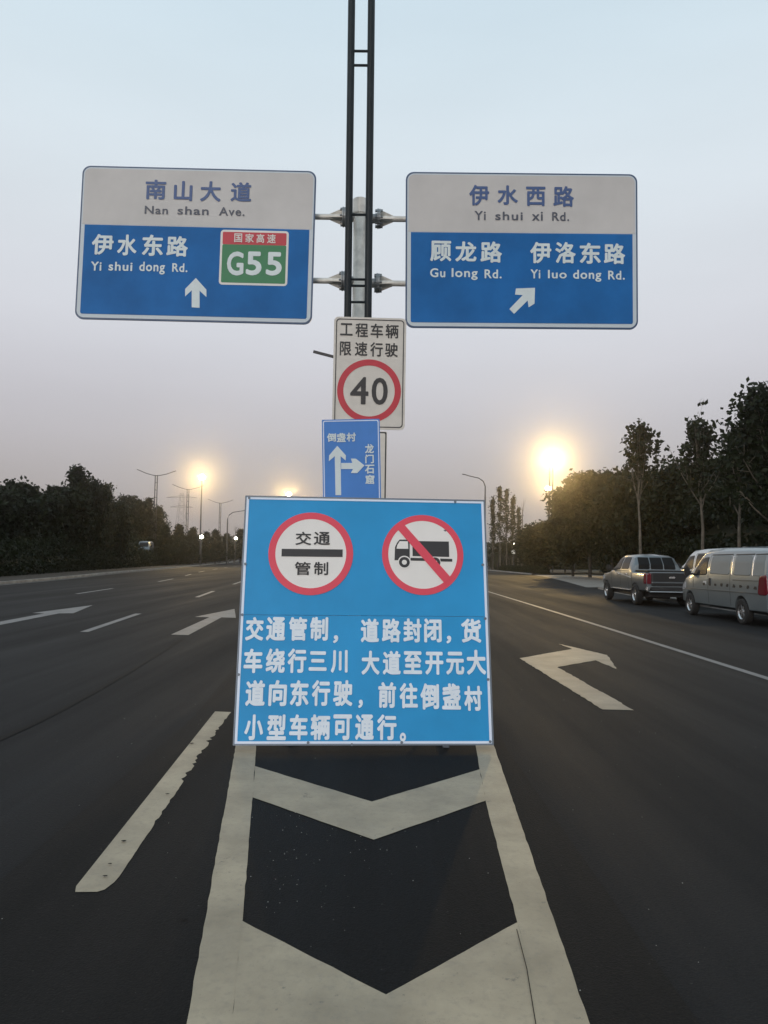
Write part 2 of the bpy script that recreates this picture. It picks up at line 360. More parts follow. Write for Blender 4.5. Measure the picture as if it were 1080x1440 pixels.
BOARD_T = [ ('交', -0.587, 0.586, -0.456, 0.7), ('通', -0.435, 0.589, -0.3, 0.702), ('管', -0.587, 0.333, -0.456, 0.444), ('制', -0.429, 0.335, -0.311, 0.446), ('BAR', -0.698, 0.49, -0.194, 0.556), ('RING1', -0.807, 0.168, -0.106, 0.868), ('IN1', -0.747, 0.224, -0.16, 0.807), ('RING2', 0.134, 0.18, 0.818, 0.863), ('IN2', 0.186, 0.233, 0.767, 0.81), ('CAB', 0.241, 0.466, 0.36, 0.638), ('BED', 0.392, 0.508, 0.694, 0.631), ('FR', 0.377, 0.459, 0.713, 0.491), ('WIN', 0.262, 0.565, 0.342, 0.629), ('W1', 0.278, 0.403, 0.366, 0.497), ('W2', 0.542, 0.415, 0.618, 0.496), ('交', -0.963, -0.204, -0.818, -0.014), ('通', -0.798, -0.203, -0.644, -0.012), ('管', -0.618, -0.202, -0.471, -0.011), ('制', -0.447, -0.2, -0.302, -0.009), ('，', -0.26, -0.219, -0.219, -0.155), ('道', -0.038, -0.211, 0.11, -0.018), ('路', 0.134, -0.21, 0.287, -0.016), ('封', 0.308, -0.209, 0.457, -0.014), ('闭', 0.478, -0.208, 0.622, -0.013), ('，', 0.659, -0.215, 0.7, -0.152), ('货', 0.782, -0.208, 0.948, -0.012), ('车', -0.965, -0.458, -0.817, -0.266), ('绕', -0.791, -0.457, -0.639, -0.264), ('行', -0.619, -0.456, -0.47, -0.263), ('三', -0.45, -0.438, -0.307, -0.284), ('川', -0.275, -0.453, -0.141, -0.273), ('大', -0.03, -0.467, 0.115, -0.277), ('道', 0.141, -0.466, 0.286, -0.276), ('至', 0.308, -0.46, 0.458, -0.279), ('开', 0.484, -0.465, 0.631, -0.282), ('元', 0.653, -0.464, 0.8, -0.281), ('大', 0.82, -0.463, 0.978, -0.264), ('道', -0.939, -0.711, -0.787, -0.512), ('向', -0.758, -0.711, -0.617, -0.511), ('东', -0.591, -0.711, -0.444, -0.51), ('行', -0.42, -0.71, -0.276, -0.51), ('驶', -0.252, -0.71, -0.098, -0.509), ('，', -0.053, -0.725, -0.016, -0.66), ('前', 0.105, -0.723, 0.247, -0.523), ('往', 0.275, -0.726, 0.421, -0.529), ('倒', 0.441, -0.736, 0.591, -0.532), ('盏', 0.615, -0.735, 0.766, -0.531), ('村', 0.792, -0.745, 0.938, -0.55), ('小', -0.935, -0.967, -0.79, -0.774), ('型', -0.761, -0.967, -0.612, -0.774), ('车', -0.588, -0.967, -0.446, -0.773), ('辆', -0.423, -0.967, -0.271, -0.773), ('可', -0.247, -0.967, -0.101, -0.773), ('通', -0.075, -0.967, 0.072, -0.773), ('行', 0.096, -0.968, 0.25, -0.773), ('。', 0.275, -0.979, 0.324, -0.911) ]
BOARD_SLASH = [(0.25, 0.719), (0.318, 0.773), (0.735, 0.307), (0.666, 0.252)]
BOARD_SEAM = [(-0.993, 0.001), (1.008, 0.004)]
BOARD_BORDER = [(-0.993, 0.985), (0.995, 0.986), (0.998, -0.989), (-0.994, -0.991)]
LEFT_TREES = [(-27.74, 56, 5.3, 'round', 2.2), (-27.5, 58, 6.1, 'round', 1.7), (-27.22, 61, 5.49, 'round', 1.9), (-28.29, 66, 6.76, 'upright', 1.6), (-27.73, 67, 6.51, 'round', 1.8), (-27.66, 69, 9.02, 'upright', 1.7), (-27.47, 72, 7.35, 'round', 1.5), (-27.8, 76, 7.91, 'pale', 1.7), (-28.15, 80, 6.04, 'round', 1.7), (-37.13, 112, 9.39, 'round', 2.6), (-36.31, 114, 8.67, 'round', 2.5), (-35.55, 116, 10.31, 'conifer', 2.2), (-34.74, 118, 8.35, 'pale', 2.1), (-29.56, 104, 5.57, 'conifer', 1.8)]
PINES_TREES = [(-29.87, 112, 5.97, 'conifer', 1.8), (-29.78, 120, 5.78, 'conifer', 1.9), (-29.51, 128, 5.41, 'conifer', 1.7), (-29.28, 134, 5.98, 'conifer', 1.9), (-28.93, 142, 5.65, 'conifer', 1.8), (-29.03, 150, 7.38, 'bare', 1.9), (-28.29, 152, 6.79, 'conifer', 2.2)]
STREET_TREES = [(13.37, 40, 8.06, 'plane', 1.35), (14.28, 34.5, 7.36, 'plane', 1.6), (14.81, 32, 6.72, 'plane', 1.4), (14.0, 27.5, 7.3, 'big', 2.0)]
MASS_TREES = [(17.72, 66, 8.59, 'round', 2.9), (17.24, 70, 7.29, 'round', 2.2), (18.49, 62, 7.96, 'round', 2.4), (18.42, 78, 5.79, 'pale', 1.9), (18.47, 86, 5.16, 'round', 2.4), (18.54, 94, 4.83, 'round', 2.4), (18.9, 58, 7.15, 'round', 2.4), (19.96, 56, 7.57, 'round', 2.6), (20.46, 53, 7.67, 'round', 2.6), (21.86, 51, 7.77, 'round', 2.8), (23.05, 49, 7.9, 'round', 3.0), (23.77, 46, 9.13, 'round', 3.2)]
SAP_TREES = [(14.83, 104, 9.88, 'poplar', 0.75), (15.64, 103, 11.15, 'poplar', 0.85), (16.82, 105, 11.06, 'poplar', 0.75), (18.1, 108, 10.34, 'poplar', 0.75), (19.42, 111, 8.85, 'poplar', 0.6), (18.06, 100, 9.34, 'bare', 1.3)]

# ------------------------------------------------------------------ ground, road, verges
def strip_between(name, A, B, z, m, kind='structure'):
    """sheet between two polylines with the same number of points"""
    bm = bmesh.new(); a = [bm.verts.new((*p, z)) for p in A]; b = [bm.verts.new((*p, z)) for p in B]
    for i in range(len(A) - 1):
        f = bm.faces.new((a[i], a[i + 1], b[i + 1], b[i])); f.normal_update()
        if f.normal.z < 0: f.normal_flip()
    o = bobj(name, bm, m); o['kind'] = kind; return o
def offset_line(P, d):
    out = []
    for i, p in enumerate(P):
        a = Vector(P[max(i - 1, 0)]); b = Vector(P[min(i + 1, len(P) - 1)]); t = (b - a).normalized()
        out.append((p[0] + t.y * d, p[1] - t.x * d))     # positive = to the right of travel
    return out
def smooth_line(P, n=8):
    out = []
    for i in range(len(P) - 1):
        p0 = Vector(P[max(i - 1, 0)]); p1 = Vector(P[i]); p2 = Vector(P[i + 1]); p3 = Vector(P[min(i + 2, len(P) - 1)])
        for k in range(n):
            t = k / n
            q = 0.5 * ((2 * p1) + (p2 - p0) * t + (2 * p0 - 5 * p1 + 4 * p2 - p3) * t * t + (3 * p1 - p0 - 3 * p2 + p3) * t ** 3)
            out.append((q.x, q.y))
    out.append(tuple(P[-1])); return out

ground = flat('ground', [(-900, -300), (900, -300), (900, 1000), (-900, 1000)], -0.05, M['grass'], kind='structure')
LEFT_EDGE = smooth_line([(-17.0, -30), (-16.9, 0), (-17.2, 20), (-17.75, 36), (-19.1, 48.5), (-21.2, 63), (-25.2, 98), (-34.0, 170), (-52, 275), (-85, 400)])
LEFT_KERB = offset_line(LEFT_EDGE, -0.35)
RIGHT_KERB = smooth_line([(10.95, -30), (10.95, 0), (10.95, 20), (10.95, 34), (11.7, 42), (12.3, 48), (14.2, 62), (15.3, 80), (14.6, 102), (12.5, 140), (3, 200), (-14, 275), (-47, 400), ])
# make both borders the same length for one carriageway sheet
n = min(len(LEFT_KERB), len(RIGHT_KERB))
def resample(P, ys):
    out = []; j = 0
    for y in ys:
        while j < len(P) - 2 and P[j + 1][1] < y: j += 1
        a, b = P[j], P[j + 1]; t = (y - a[1]) / (b[1] - a[1]); out.append((a[0] + (b[0] - a[0]) * t, y))
    return out
YS = [-29.9] + list(range(-20, 120, 4)) + list(range(120, 399, 10))
LK, RK, LE = resample(LEFT_KERB, YS), resample(RIGHT_KERB, YS), resample(LEFT_EDGE, YS)
strip_between('road', LK, RK, 0.0, M['asphalt'])
# older, darker surface inside the merging lane
strip_between('road_patch', [(-1.72, -8), (-1.74, 7.2), (-2.1, 12), (-2.7, 22)], [(1.2, -8), (1.0, 6.2), (1.3, 12), (1.9, 22)], 0.002, M['asphalt_dark'])
def thin_strip(name, P, w, z, m, kind='structure'):
    return strip_between(name, offset_line(P, -w / 2), offset_line(P, w / 2), z, m, kind)
thin_strip('road_seam', smooth_line([(-4.4, 3.2), (-3.3, 5.3), (-3.06, 6.6), (-3.2, 9.5), (-3.6, 14)]), 0.07, 0.004, M['asphalt_dark'])

def kerb_run(name, P, side, lab, idx):
    """kerb stones, one piece every 3 m near the camera"""
    w, h = 0.16, 0.13
    O = offset_line(P, w * side)
    bm = bmesh.new()
    for i in range(len(P) - 1):
        a, b, c, d = Vector(P[i]), Vector(P[i + 1]), Vector(O[i + 1]), Vector(O[i])
        t = (b - a).normalized() * 0.012
        q = [a + t, b - t, c - t, d + t]
        lo = [bm.verts.new((v.x, v.y, -0.05)) for v in q]; hi = [bm.verts.new((v.x, v.y, h)) for v in q]
        bm.faces.new(hi); 
        for k in range(4): bm.faces.new((lo[k], lo[(k + 1) % 4], hi[(k + 1) % 4], hi[k]))
    bmesh.ops.recalc_face_normals(bm, faces=bm.faces)
    o = bobj(name, bm, M['kerb']); o['kind'] = 'structure'
kerb_run('kerb', resample(LEFT_KERB, [y for y in np.arange(-20, 390, 2.0)]), -1, '', 0)
kerb_run('kerb', resample(RIGHT_KERB, [y for y in np.arange(-20, 44, 2.0)]), 1, '', 0)
kerb_run('kerb', resample(RIGHT_KERB, [y for y in np.arange(80, 390, 2.0)]), 1, '', 0)
# verge to the left: bare strip, then grass
V0 = offset_line(LK, -0.17); V1 = offset_line(LK, -5.0); V2 = [(x - 260, y) for x, y in LK]
strip_between('verge', V0, V1, 0.10, M['soil']); strip_between('verge', V1, V2, 0.096, M['grass'])
# right: pavement under the street trees, the concrete mouth of a side road, planted corner beyond
RKn = resample(RIGHT_KERB, [-20, 0, 20, 36, 44])
strip_between('pavement', offset_line(RKn, 0.165), [(17.5, y) for x, y in RKn], 0.10, M['concrete'])
strip_between('verge', [(17.5, y) for x, y in RKn], [(300, y) for x, y in RKn], 0.09, M['grass'])
strip_between('side_road', [(11.6, 44), (13.2, 56), (14.6, 68), (15.4, 79.5)], [(60, 44.2), (60, 56), (60, 68), (60, 96)], 0.006, M['concrete'])
RKf = resample(RIGHT_KERB, [80, 90, 102, 120, 140, 200, 275, 390])
strip_between('verge', offset_line(RKf, 0.165), [(24, 92), (24.5, 98), (27, 106), (30, 124), (40, 145), (60, 205), (80, 280), (90, 395)], 0.10, M['soil'])
strip_between('verge', [(24.2, 82), (24.7, 98), (27.2, 106), (30.2, 124), (40.2, 145), (60.2, 205), (80.2, 280), (90.2, 395)], [(300, y) for y in (96.2, 98, 106, 124, 145, 205, 280, 395)], 0.09, M['grass'])

# ------------------------------------------------------------------ road markings
def marking(name, pts, m=None, z=0.0045):
    o = flat(name, pts, z, m or M['paint'], kind='structure'); return o
rnd = random.Random(3)
def ragged(a, b, n, amp, r):
    out = []
    for i in range(n + 1):
        t = i / n; e = amp * r.random() ** 4 * (1 if 0.12 < t < 0.6 else 0.25)
        out.append((a[0] + (b[0] - a[0]) * t - e, a[1] + (b[1] - a[1]) * t + r.uniform(-1, 1) * 0.012))
    return out
def wob(P, amp=0.0025, step=0.08, close=True, r=random.Random(5)):
    out = []
    N = len(P)
    for i in range(N):
        a = Vector(P[i]); b = Vector(P[(i + 1) % N]); L = (b - a).length; k = max(1, int(L / step)); d = (b - a).normalized(); nrm = Vector((-d.y, d.x))
        for j in range(k):
            q = a + (b - a) * j / k + (nrm * r.uniform(-amp, amp) if j else Vector((0, 0))); out.append((q.x, q.y))
    return out
# gore: two diverging bands and the chevrons between them
def lerp(a, b, t): return (a[0] + (b[0] - a[0]) * t, a[1] + (b[1] - a[1]) * t)
marking('gore_stripe', wob([(-0.40, 1.1), (-0.61, 2.56), (-1.14, 6.13), (-1.95, 11.2), (-1.77, 11.2), (-0.98, 6.14), (-0.79, 4.86), (-0.56, 3.27), (-0.27, 1.1)]))
marking('gore_stripe', wob([(0.66, 1.1), (0.69, 2.59), (0.91, 6.25), (1.20, 11.2), (1.03, 11.2), (0.76, 6.24), (0.655, 4.85), (0.575, 3.27), (0.47, 1.1)]))
marking('gore_chevron', wob([(-0.895, 5.58), (-0.05, 4.82), (0.708, 5.58), (0.658, 4.87), (-0.03, 4.18), (-0.792, 4.87)]), z=0.0060)
marking('gore_chevron', wob([(-0.56, 3.25), (0.03, 2.73), (0.575, 3.27), (0.53, 2.3), (0.5, 1.4), (0.06, 1.1), (-0.31, 1.4), (-0.43, 2.3)]), z=0.0060)
marking('gore_chevron', [(-1.22, 7.9), (-0.14, 7.05), (0.83, 7.9), (0.78, 7.2), (-0.12, 6.45), (-1.1, 7.2)], z=0.0060)
marking('gore_chevron', [(-1.6, 10.2), (-0.24, 9.35), (0.96, 10.2), (0.91, 9.5), (-0.22, 8.75), (-1.48, 9.5)], z=0.0060)
# crack across the near paint
thin_strip('paint_crack', [(0.455, 1.2), (0.50, 1.8), (0.485, 2.3), (0.545, 2.9), (0.56, 3.2)], 0.003, 0.011, M['asphalt_dark'])
# broken lane line beside the gore, its right edge flaking
marking('lane_dash', [(-1.345, 3.50), (-1.365, 3.56), (-1.60, 7.50), (-1.44, 7.48)] + ragged((-1.44, 7.40), (-1.205, 3.62), 70, 0.05, rnd)[::1] + [(-1.225, 3.53), (-1.25, 3.505)])
for cx, cy_, s in ((-0.80, 3.26, .02), (-1.27, 3.66, .012), (-1.33, 4.1, .014), (-1.30, 3.8, .01), (-1.33, 4.9, .012), (-1.5, 6.2, .02)):
    flat('paint_chip', [(cx + s * rnd.uniform(.6, 1.3) * math.cos(a), cy_ + s * rnd.uniform(.4, 1.0) * math.sin(a)) for a in [k * math.pi / 4 for k in range(8)]], 0.012, M['asphalt_dark'], kind='structure')
marking('turn_arrow', wob([(2.24, 7.87), (2.10, 11.84), (3.23, 13.17), (3.18, 13.96), (3.6, 12.39), (3.27, 10.79), (3.23, 11.72), (2.47, 10.92), (2.55, 7.85)], 0.01), M['paint_mid'])
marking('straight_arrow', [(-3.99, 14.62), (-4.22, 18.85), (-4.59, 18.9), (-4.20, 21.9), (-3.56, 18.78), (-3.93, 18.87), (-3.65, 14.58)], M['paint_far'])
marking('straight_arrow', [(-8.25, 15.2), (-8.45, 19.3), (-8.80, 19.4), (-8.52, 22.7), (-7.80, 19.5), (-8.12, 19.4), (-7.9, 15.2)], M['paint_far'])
def dash_line(P, segs, w):
    for y0, y1 in segs:
        a, b = resample(P, [y0, y1])
        t = (Vector(b) - Vector(a)).normalized(); nx, ny = t.y * w / 2, -t.x * w / 2
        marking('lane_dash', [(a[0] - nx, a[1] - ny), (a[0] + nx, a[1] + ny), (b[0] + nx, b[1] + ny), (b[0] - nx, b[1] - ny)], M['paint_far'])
LA = smooth_line([(-5.2, 0), (-5.74, 14.9), (-6.22, 19.7), (-6.69, 27.8), (-7.2, 32.8), (-9.3, 55), (-14, 100), (-23, 170), (-55, 330)])
LB = smooth_line([(-9.6, 0), (-10.4, 14.9), (-11.5, 29), (-11.9, 33.9), (-13.2, 48), (-17, 72), (-20.5, 100), (-29, 170), (-60, 330)])
dash_line(LA, [(1.5, 6.5), (14.9, 19.7), (27.8, 32.8), (41, 46), (54, 59), (67, 72), (80, 85), (94, 99), (108, 113), (122, 127), (136, 141), (150, 155)], 0.16)
dash_line(LB, [(15, 20), (29, 34), (43.5, 49), (57, 62), (69.5, 75), (84, 89), (98, 103), (112, 117), (126, 131), (140, 145), (154, 159)], 0.16)
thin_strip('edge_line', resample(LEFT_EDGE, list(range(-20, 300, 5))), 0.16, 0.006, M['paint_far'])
RL = smooth_line([(5.05, -20), (5.03, 10), (5.03, 20), (4.93, 36), (4.7, 60), (3.6, 100), (-2, 160), (-16, 230), (-60, 380)])
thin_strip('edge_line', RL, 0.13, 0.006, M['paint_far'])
# grit and small stones scattered over the near road
bm = bmesh.new(); g = random.Random(11)
for i in range(260):
    x, y = g.uniform(-3.5, 4.5), g.uniform(1.6, 9) if i % 3 else g.uniform(3.3, 4.6)
    if i % 3 == 0: x = g.gauss(-0.35, 0.25)
    s = g.uniform(0.001, 0.0032)
    r = bmesh.ops.create_icosphere(bm, subdivisions=0 + 1, radius=s); bmesh.ops.transform(bm, matrix=Matrix.Translation((x, y, 0.008 + s * 0.4)) @ Matrix.Diagonal((1, 1.2, 0.6, 1)), verts=r['verts'])
grit = bobj('grit', bm, M['kerb']); tag(grit, 'fine pale grit scattered over the dark road', kind='stuff')

# ------------------------------------------------------------------ signs
def sign_root(name, Pm, label, cat, group=None):
    cx, cy_, cz, w, h, a, b, c = Pm
    o = empty(name, (cx, cy_, cz)); o.rotation_mode = 'YXZ'; o.rotation_euler = (a, c, b)
    bpy.context.view_layer.update()
    return tag(o, label, cat, group)
def wpart(name, fn, m, root, smooth=False):
    """a part built in world coordinates, then handed to its thing"""
    o = part(name, fn, m, None, smooth); bpy.context.view_layer.update()
    o.parent = root; o.matrix_parent_inverse = root.matrix_world.inverted(); return o

def overhead(P_, T, arrow, field_top, label, groups):
    w, h = P_[3], P_[4]
    r = sign_root('direction_sign', P_, label, 'road sign', 'overhead direction signs on the steel pole')
    part('panel', lambda bm: slab(bm, rrect(w, h, 0.13), 0, 0.03), M['sign_rim'], r)
    part('border', lambda bm: slab(bm, rrect(w - 0.05, h - 0.05, 0.115), -0.003, 0.01), M['sign_edge'], r)
    iw, ih = w / 2 - 0.045, h / 2 - 0.045
    def top(bm):
        pts = [(iw, field_top + 0.01)] + [p for p in rrect(2 * iw, 2 * ih, 0.095) if p[1] > 0] + [(-iw, field_top + 0.01)]
        slab(bm, pts, -0.006, 0.005)
    def bot(bm):
        jw = w / 2 - 0.085; jh = h / 2 - 0.085
        pts = [(-jw, field_top)] + [p for p in rrect(2 * jw, 2 * jh, 0.03) if p[1] < 0] + [(jw, field_top)]
        slab(bm, pts, -0.008, 0.006)
    part('name_field', top, M['sign_white'], r); part('lower_field', bot, M['sign_blue'], r)
    for k, (a, b, mm, bold) in enumerate(groups):
        text_part(T[a:b], -0.012, M[mm], r, bold)
    part('arrow', lambda bm: slab(bm, arrow, -0.012, -0.007), M['letter_w'], r)
    for z in (0.55, -0.52):      # stiffening channels on the back, clamped to the arms
        part('back_channel', lambda bm: box(bm, (0, 0.055, z), (w - 0.3, 0.05, 0.09), bev=0.006), M['back_alu'], r)
    return r
ls = overhead(LEFT_P, LEFT_T, LEFT_ARROW, 0.283, 'large blue and white direction sign with a green expressway badge, left of the pole',
     [(0, 4, 'letter_blue', 0.028), (4, 7, 'letter_grey', 0.018), (7, 11, 'letter_w', 0.03), (11, 15, 'letter_w', 0.022)])
bx = LEFT_T[22]; cx, cz = (bx[1] + bx[3]) / 2, (bx[2] + bx[4]) / 2 - 0.0
part('badge_border', lambda bm: slab(bm, rrect(bx[3] - bx[1], bx[4] - bx[2], 0.055, cx=cx, cy=cz), -0.0115, -0.007), M['sign_white2'], ls)
part('badge_green', lambda bm: slab(bm, rrect(bx[3] - bx[1] - 0.07, 0.63, 0.02, cx=cx, cy=-0.307), -0.014, -0.011), M['green'], ls)
part('badge_red', lambda bm: slab(bm, rrect(bx[3] - bx[1] - 0.07, 0.206, 0.02, cx=cx, cy=0.111), -0.0135, -0.0105), M['red'], ls)
text_part(LEFT_T[15:19], -0.017, M['sign_white2'], ls, 0.015)
text_part(LEFT_T[19:22], -0.017, M['letter_w'], ls, 0.028)
rs = overhead(RIGHT_P, RIGHT_T, RIGHT_ARROW, 0.280, 'large blue and white direction sign with a diagonal arrow, right of the pole',
     [(0, 4, 'letter_blue', 0.028), (4, 8, 'letter_grey', 0.018), (8, 15, 'letter_w', 0.03), (15, 22, 'letter_w', 0.022)])

# speed limit sign for construction vehicles
w, h = FORTY_P[3], FORTY_P[4]
fs = sign_root('speed_limit_sign', FORTY_P, 'white speed limit sign with red ring and number 40 on the black tubes', 'road sign')
part('panel', lambda bm: slab(bm, rrect(w, h, 0.07), 0, 0.02), M['forty_white'], fs)
part('border', lambda bm: ring(bm, rrect(w - 0.065, h - 0.06, 0.055), rrect(w - 0.095, h - 0.09, 0.045), -0.003, 0.004), M['black'], fs)
part('red_ring', lambda bm: ring(bm, circle(0, -0.279, 0.494), circle(0, -0.279, 0.398), -0.004, 0.004), M['red'], fs)
text_part(FORTY_T[0:8], -0.004, M['black'], fs, 0.02); text_part(FORTY_T[8:10], -0.005, M['black'], fs, 0.015)

# white sign below it, mostly hidden
ws = empty('white_sign', (-0.285, 11.72, 2.885)); tag(ws, 'white sign with thin black border, mostly hidden by the small tilted blue sign', 'road sign')
part('panel', lambda bm: slab(bm, rrect(0.63, 1.12, 0.02), 0, 0.018), M['forty_white'], ws)
part('border', lambda bm: ring(bm, rrect(0.615, 1.105, 0.02), rrect(0.575, 1.065, 0.02), -0.003, 0.004), M['black'], ws)

# small blue sign on its own post, leaning
w, h = SMALL_P[3], SMALL_P[4]
ss = sign_root('small_direction_sign', SMALL_P, 'small tilted light blue sign with a branching white arrow, standing behind the big blue board', 'road sign')
part('panel', lambda bm: slab(bm, rrect(w, h, 0.012), 0, 0.012), M['small_blue'], ss)
part('border', lambda bm: ring(bm, rrect(w - 0.026, h - 0.026, 0.02), rrect(w - 0.046, h - 0.046, 0.015), -0.003, 0.004), M['board_white'], ss)
text_part(SMALL_T[0:3], -0.004, M['letter_w'], ss, 0.03); text_part(SMALL_T[3:7], -0.004, M['letter_w'], ss, 0.03)
part('arrow', lambda bm: slab(bm, SMALL_UP, -0.0045, 0.002), M['letter_w'], ss)
part('arrow', lambda bm: slab(bm, SMALL_RT, -0.0065, 0.002), M['letter_w'], ss)
for sx in (-0.2, 0.2):
    wpart('post', lambda bm: tube(bm, [(SMALL_P[0] + sx + 0.03, 8.66, 0.02), (SMALL_P[0] + sx, 8.645, 2.9)], 0.02, 8), M['steel_frame'], ss)
wpart('foot', lambda bm: (box(bm, (SMALL_P[0] + 0.03, 8.66, 0.03), (0.9, 0.05, 0.05)), box(bm, (SMALL_P[0] - 0.17, 8.8, 0.03), (0.05, 0.9, 0.05)), box(bm, (SMALL_P[0] + 0.23, 8.8, 0.03), (0.05, 0.9, 0.05))), M['steel_frame'], ss)

# the big blue notice board
w, h = BOARD_P[3], BOARD_P[4]
bd = sign_root('notice_board', BOARD_P, 'big square blue board with two red ringed discs and white text, standing on the road', 'notice board')
part('panel', lambda bm: slab(bm, [(-w / 2 + .012, 0.005), (w / 2 - .012, 0.008), (w / 2 - .012, h / 2 - .012), (-w / 2 + .012, h / 2 - .012)], 0, 0.01), M['board_blue'], bd)
part('panel', lambda bm: slab(bm, [(-w / 2 + .012, -h / 2 + .012), (w / 2 - .012, -h / 2 + .012), (w / 2 - .012, 0.005), (-w / 2 + .012, 0.002)], -0.0015, 0.0085), M['board_blue'], bd)
part('frame', lambda bm: ring(bm, rrect(w, h, 0.006), rrect(w - 0.022, h - 0.022, 0.004), -0.006, 0.035), M['steel_frame'], bd)
part('border', lambda bm: ring(bm, rrect(w - 0.026, h - 0.026, 0.006), rrect(w - 0.066, h - 0.062, 0.004), -0.004, 0.002), M['board_white'], bd)
for cx, cz, ro, ri in ((-0.4565, 0.518, 0.350, 0.293), (0.476, 0.5215, 0.342, 0.290)):
    part('red_ring', lambda bm: ring(bm, circle(cx, cz, ro), circle(cx, cz, ri), -0.005, 0.002), M['board_red'], bd)
    part('disc', lambda bm: slab(bm, circle(cx, cz, ri + 0.004), -0.0035, 0.002), M['board_disc'], bd)
part('bar', lambda bm: slab(bm, [(-0.698, 0.488), (-0.194, 0.490), (-0.194, 0.554), (-0.698, 0.552)], -0.006, 0), M['black'], bd)
text_part(BOARD_T[0:4], -0.006, M['black'], bd, 0.02)
u = lambda x: 0.134 + (x - 118) * 0.000892
v = lambda y: 0.863 - (y - 98) * 0.000902
pp = lambda L: [(u(a), v(b)) for a, b in L]
def truck(bm):
    slab(bm, pp([(285, 338), (365, 338), (378, 360), (378, 530), (235, 535), (240, 410), (260, 368)]), -0.006, 0)
    slab(bm, pp([(405, 350), (750, 350), (750, 497), (405, 493)]), -0.006, 0)
    slab(bm, pp([(385, 510), (570, 512), (570, 538), (385, 536)]), -0.006, 0); slab(bm, pp([(665, 513), (778, 515), (778, 541), (665, 541)]), -0.006, 0)
part('truck_symbol', truck, M['black'], bd)
part('truck_window', lambda bm: slab(bm, pp([(285, 354), (362, 354), (365, 426), (254, 426), (262, 390)]), -0.0072, -0.003), M['board_disc'], bd)
for x, rr_ in ((327, 0.055), (614, 0.05)):
    part('truck_wheel_gap', lambda bm: slab(bm, circle(u(x), v(553), rr_, n=32), -0.0072, -0.003), M['board_disc'], bd)
    part('truck_wheel', lambda bm: ring(bm, circle(u(x), v(553), 0.045, n=32), circle(u(x), v(553), 0.021, n=32), -0.0085, -0.004), M['black'], bd)
part('slash', lambda bm: slab(bm, pp([(262, 236), (322, 188), (765, 696), (704, 748)]), -0.010, -0.001), M['board_red'], bd)
i0 = 15
rowsplit = [(15, 26), (26, 37), (37, 48), (48, 56)]
for a, b in rowsplit: text_part(BOARD_T[a:b], -0.0045, M['board_letter'], bd, 0.038, tilt=0.012)
for bx_, bz in ((-.985, .985), (-.99, .42), (-.995, .003), (-1.0, -.47), (-.44, -.985), (.29, -.985), (.98, .44), (.985, -.01), (.99, -.5), (.76, .985), (-0.1, -1.0), (.99, -.98)):
    part('bolt', lambda bm: slab(bm, circle(bx_, bz, 0.011, n=10), -0.012, 0), M['steel_frame'], bd)
for sx in (-0.72, 0.52):
    wpart('stay', lambda bm: tube(bm, [(sx, 6.50, 1.75), (sx, 7.35, 0.02)], 0.018, 8), M['steel_frame'], bd)
    wpart('foot', lambda bm: box(bm, (sx, 6.86, 0.02), (0.05, 1.3, 0.036)), M['steel_frame'], bd)
wpart('cross_brace', lambda bm: tube(bm, [(-0.72, 6.98, 0.8), (0.52, 6.98, 0.8)], 0.015, 8), M['steel_frame'], bd)

# ------------------------------------------------------------------ the steel sign pole with its four arms
sp = empty('sign_pole', (-0.42, 12.33, 0)); tag(sp, 'galvanised steel pole with flanged arms carrying the two direction signs', 'pole')
wpart('pole', lambda bm: tube(bm, [(-0.43, 12.33, 0), (-0.462, 12.33, 7.38)], [0.122, 0.112], 28), M['galv'], sp, True)
wpart('cap', lambda bm: tube(bm, [(-0.462, 12.33, 7.14), (-0.462, 12.33, 7.385), (-0.462, 12.33, 7.40)], [0.122, 0.122, 0.10], 28), M['galv'], sp)
wpart('base_plate', lambda bm: box(bm, (-0.42, 12.33, 0.015), (0.5, 0.5, 0.03), bev=0.004), M['galv_dull'], sp)
for side, x0, x1, zs in ((-1, -0.46, -4.55, (7.095, 6.022)), (1, -0.42, 3.65, (7.075, 5.993))):
    for z in zs:
        dz = -0.012 * 0
        a = wpart('arm', lambda bm: tube(bm, [(x0 + side * 0.13, 12.33, z), (x1, 12.33, z)], 0.047, 16), M['galv'], sp, False)
        fx = -0.722 if side < 0 else -0.150
        wpart('flange', lambda bm: (tube(bm, [(fx - 0.026, 12.33, z), (fx - 0.004, 12.33, z)], 0.16, 24), tube(bm, [(fx + 0.004, 12.33, z), (fx + 0.026, 12.33, z)], 0.155, 24)), M['galv_dull'], sp)
        wpart('stub', lambda bm: tube(bm, [(x0 + side * 0.05, 12.33, z), (fx, 12.33, z)], 0.075, 16), M['galv_dull'], sp)
        def guss(bm):
            for k in range(4):
                an = k * math.pi / 2 + 0.4
                dy, dz_ = math.cos(an), math.sin(an); px, pz = -dz_ * 0.005, dy * 0.005
                q = [(fx + side * 0.026, 0.045), (fx + side * 0.026, 0.135), (fx + side * 0.235, 0.05), (fx + side * 0.235, 0.045)]
                f = [[bm.verts.new((x, 12.33 + dy * r + s * px, z + dz_ * r + s * pz)) for x, r in q] for s in (-1, 1)]
                bm.faces.new(f[0]); bm.faces.new(f[1][::-1])
                for i in range(4): bm.faces.new((f[0][i], f[0][(i + 1) % 4], f[1][(i + 1) % 4], f[1][i]))
        wpart('gusset', guss, M['galv'], sp)
        for k in range(8):
                an = k * math.pi / 4 + 0.2
                wpart('flange_bolt', lambda bm: tube(bm, [(fx - 0.062, 12.33 + 0.134 * math.cos(an), z + 0.134 * math.sin(an)), (fx + 0.062, 12.33 + 0.134 * math.cos(an), z + 0.134 * math.sin(an))], 0.016, 6), M['galv_dull'], sp)
for z in (7.10, 6.0):
    pass

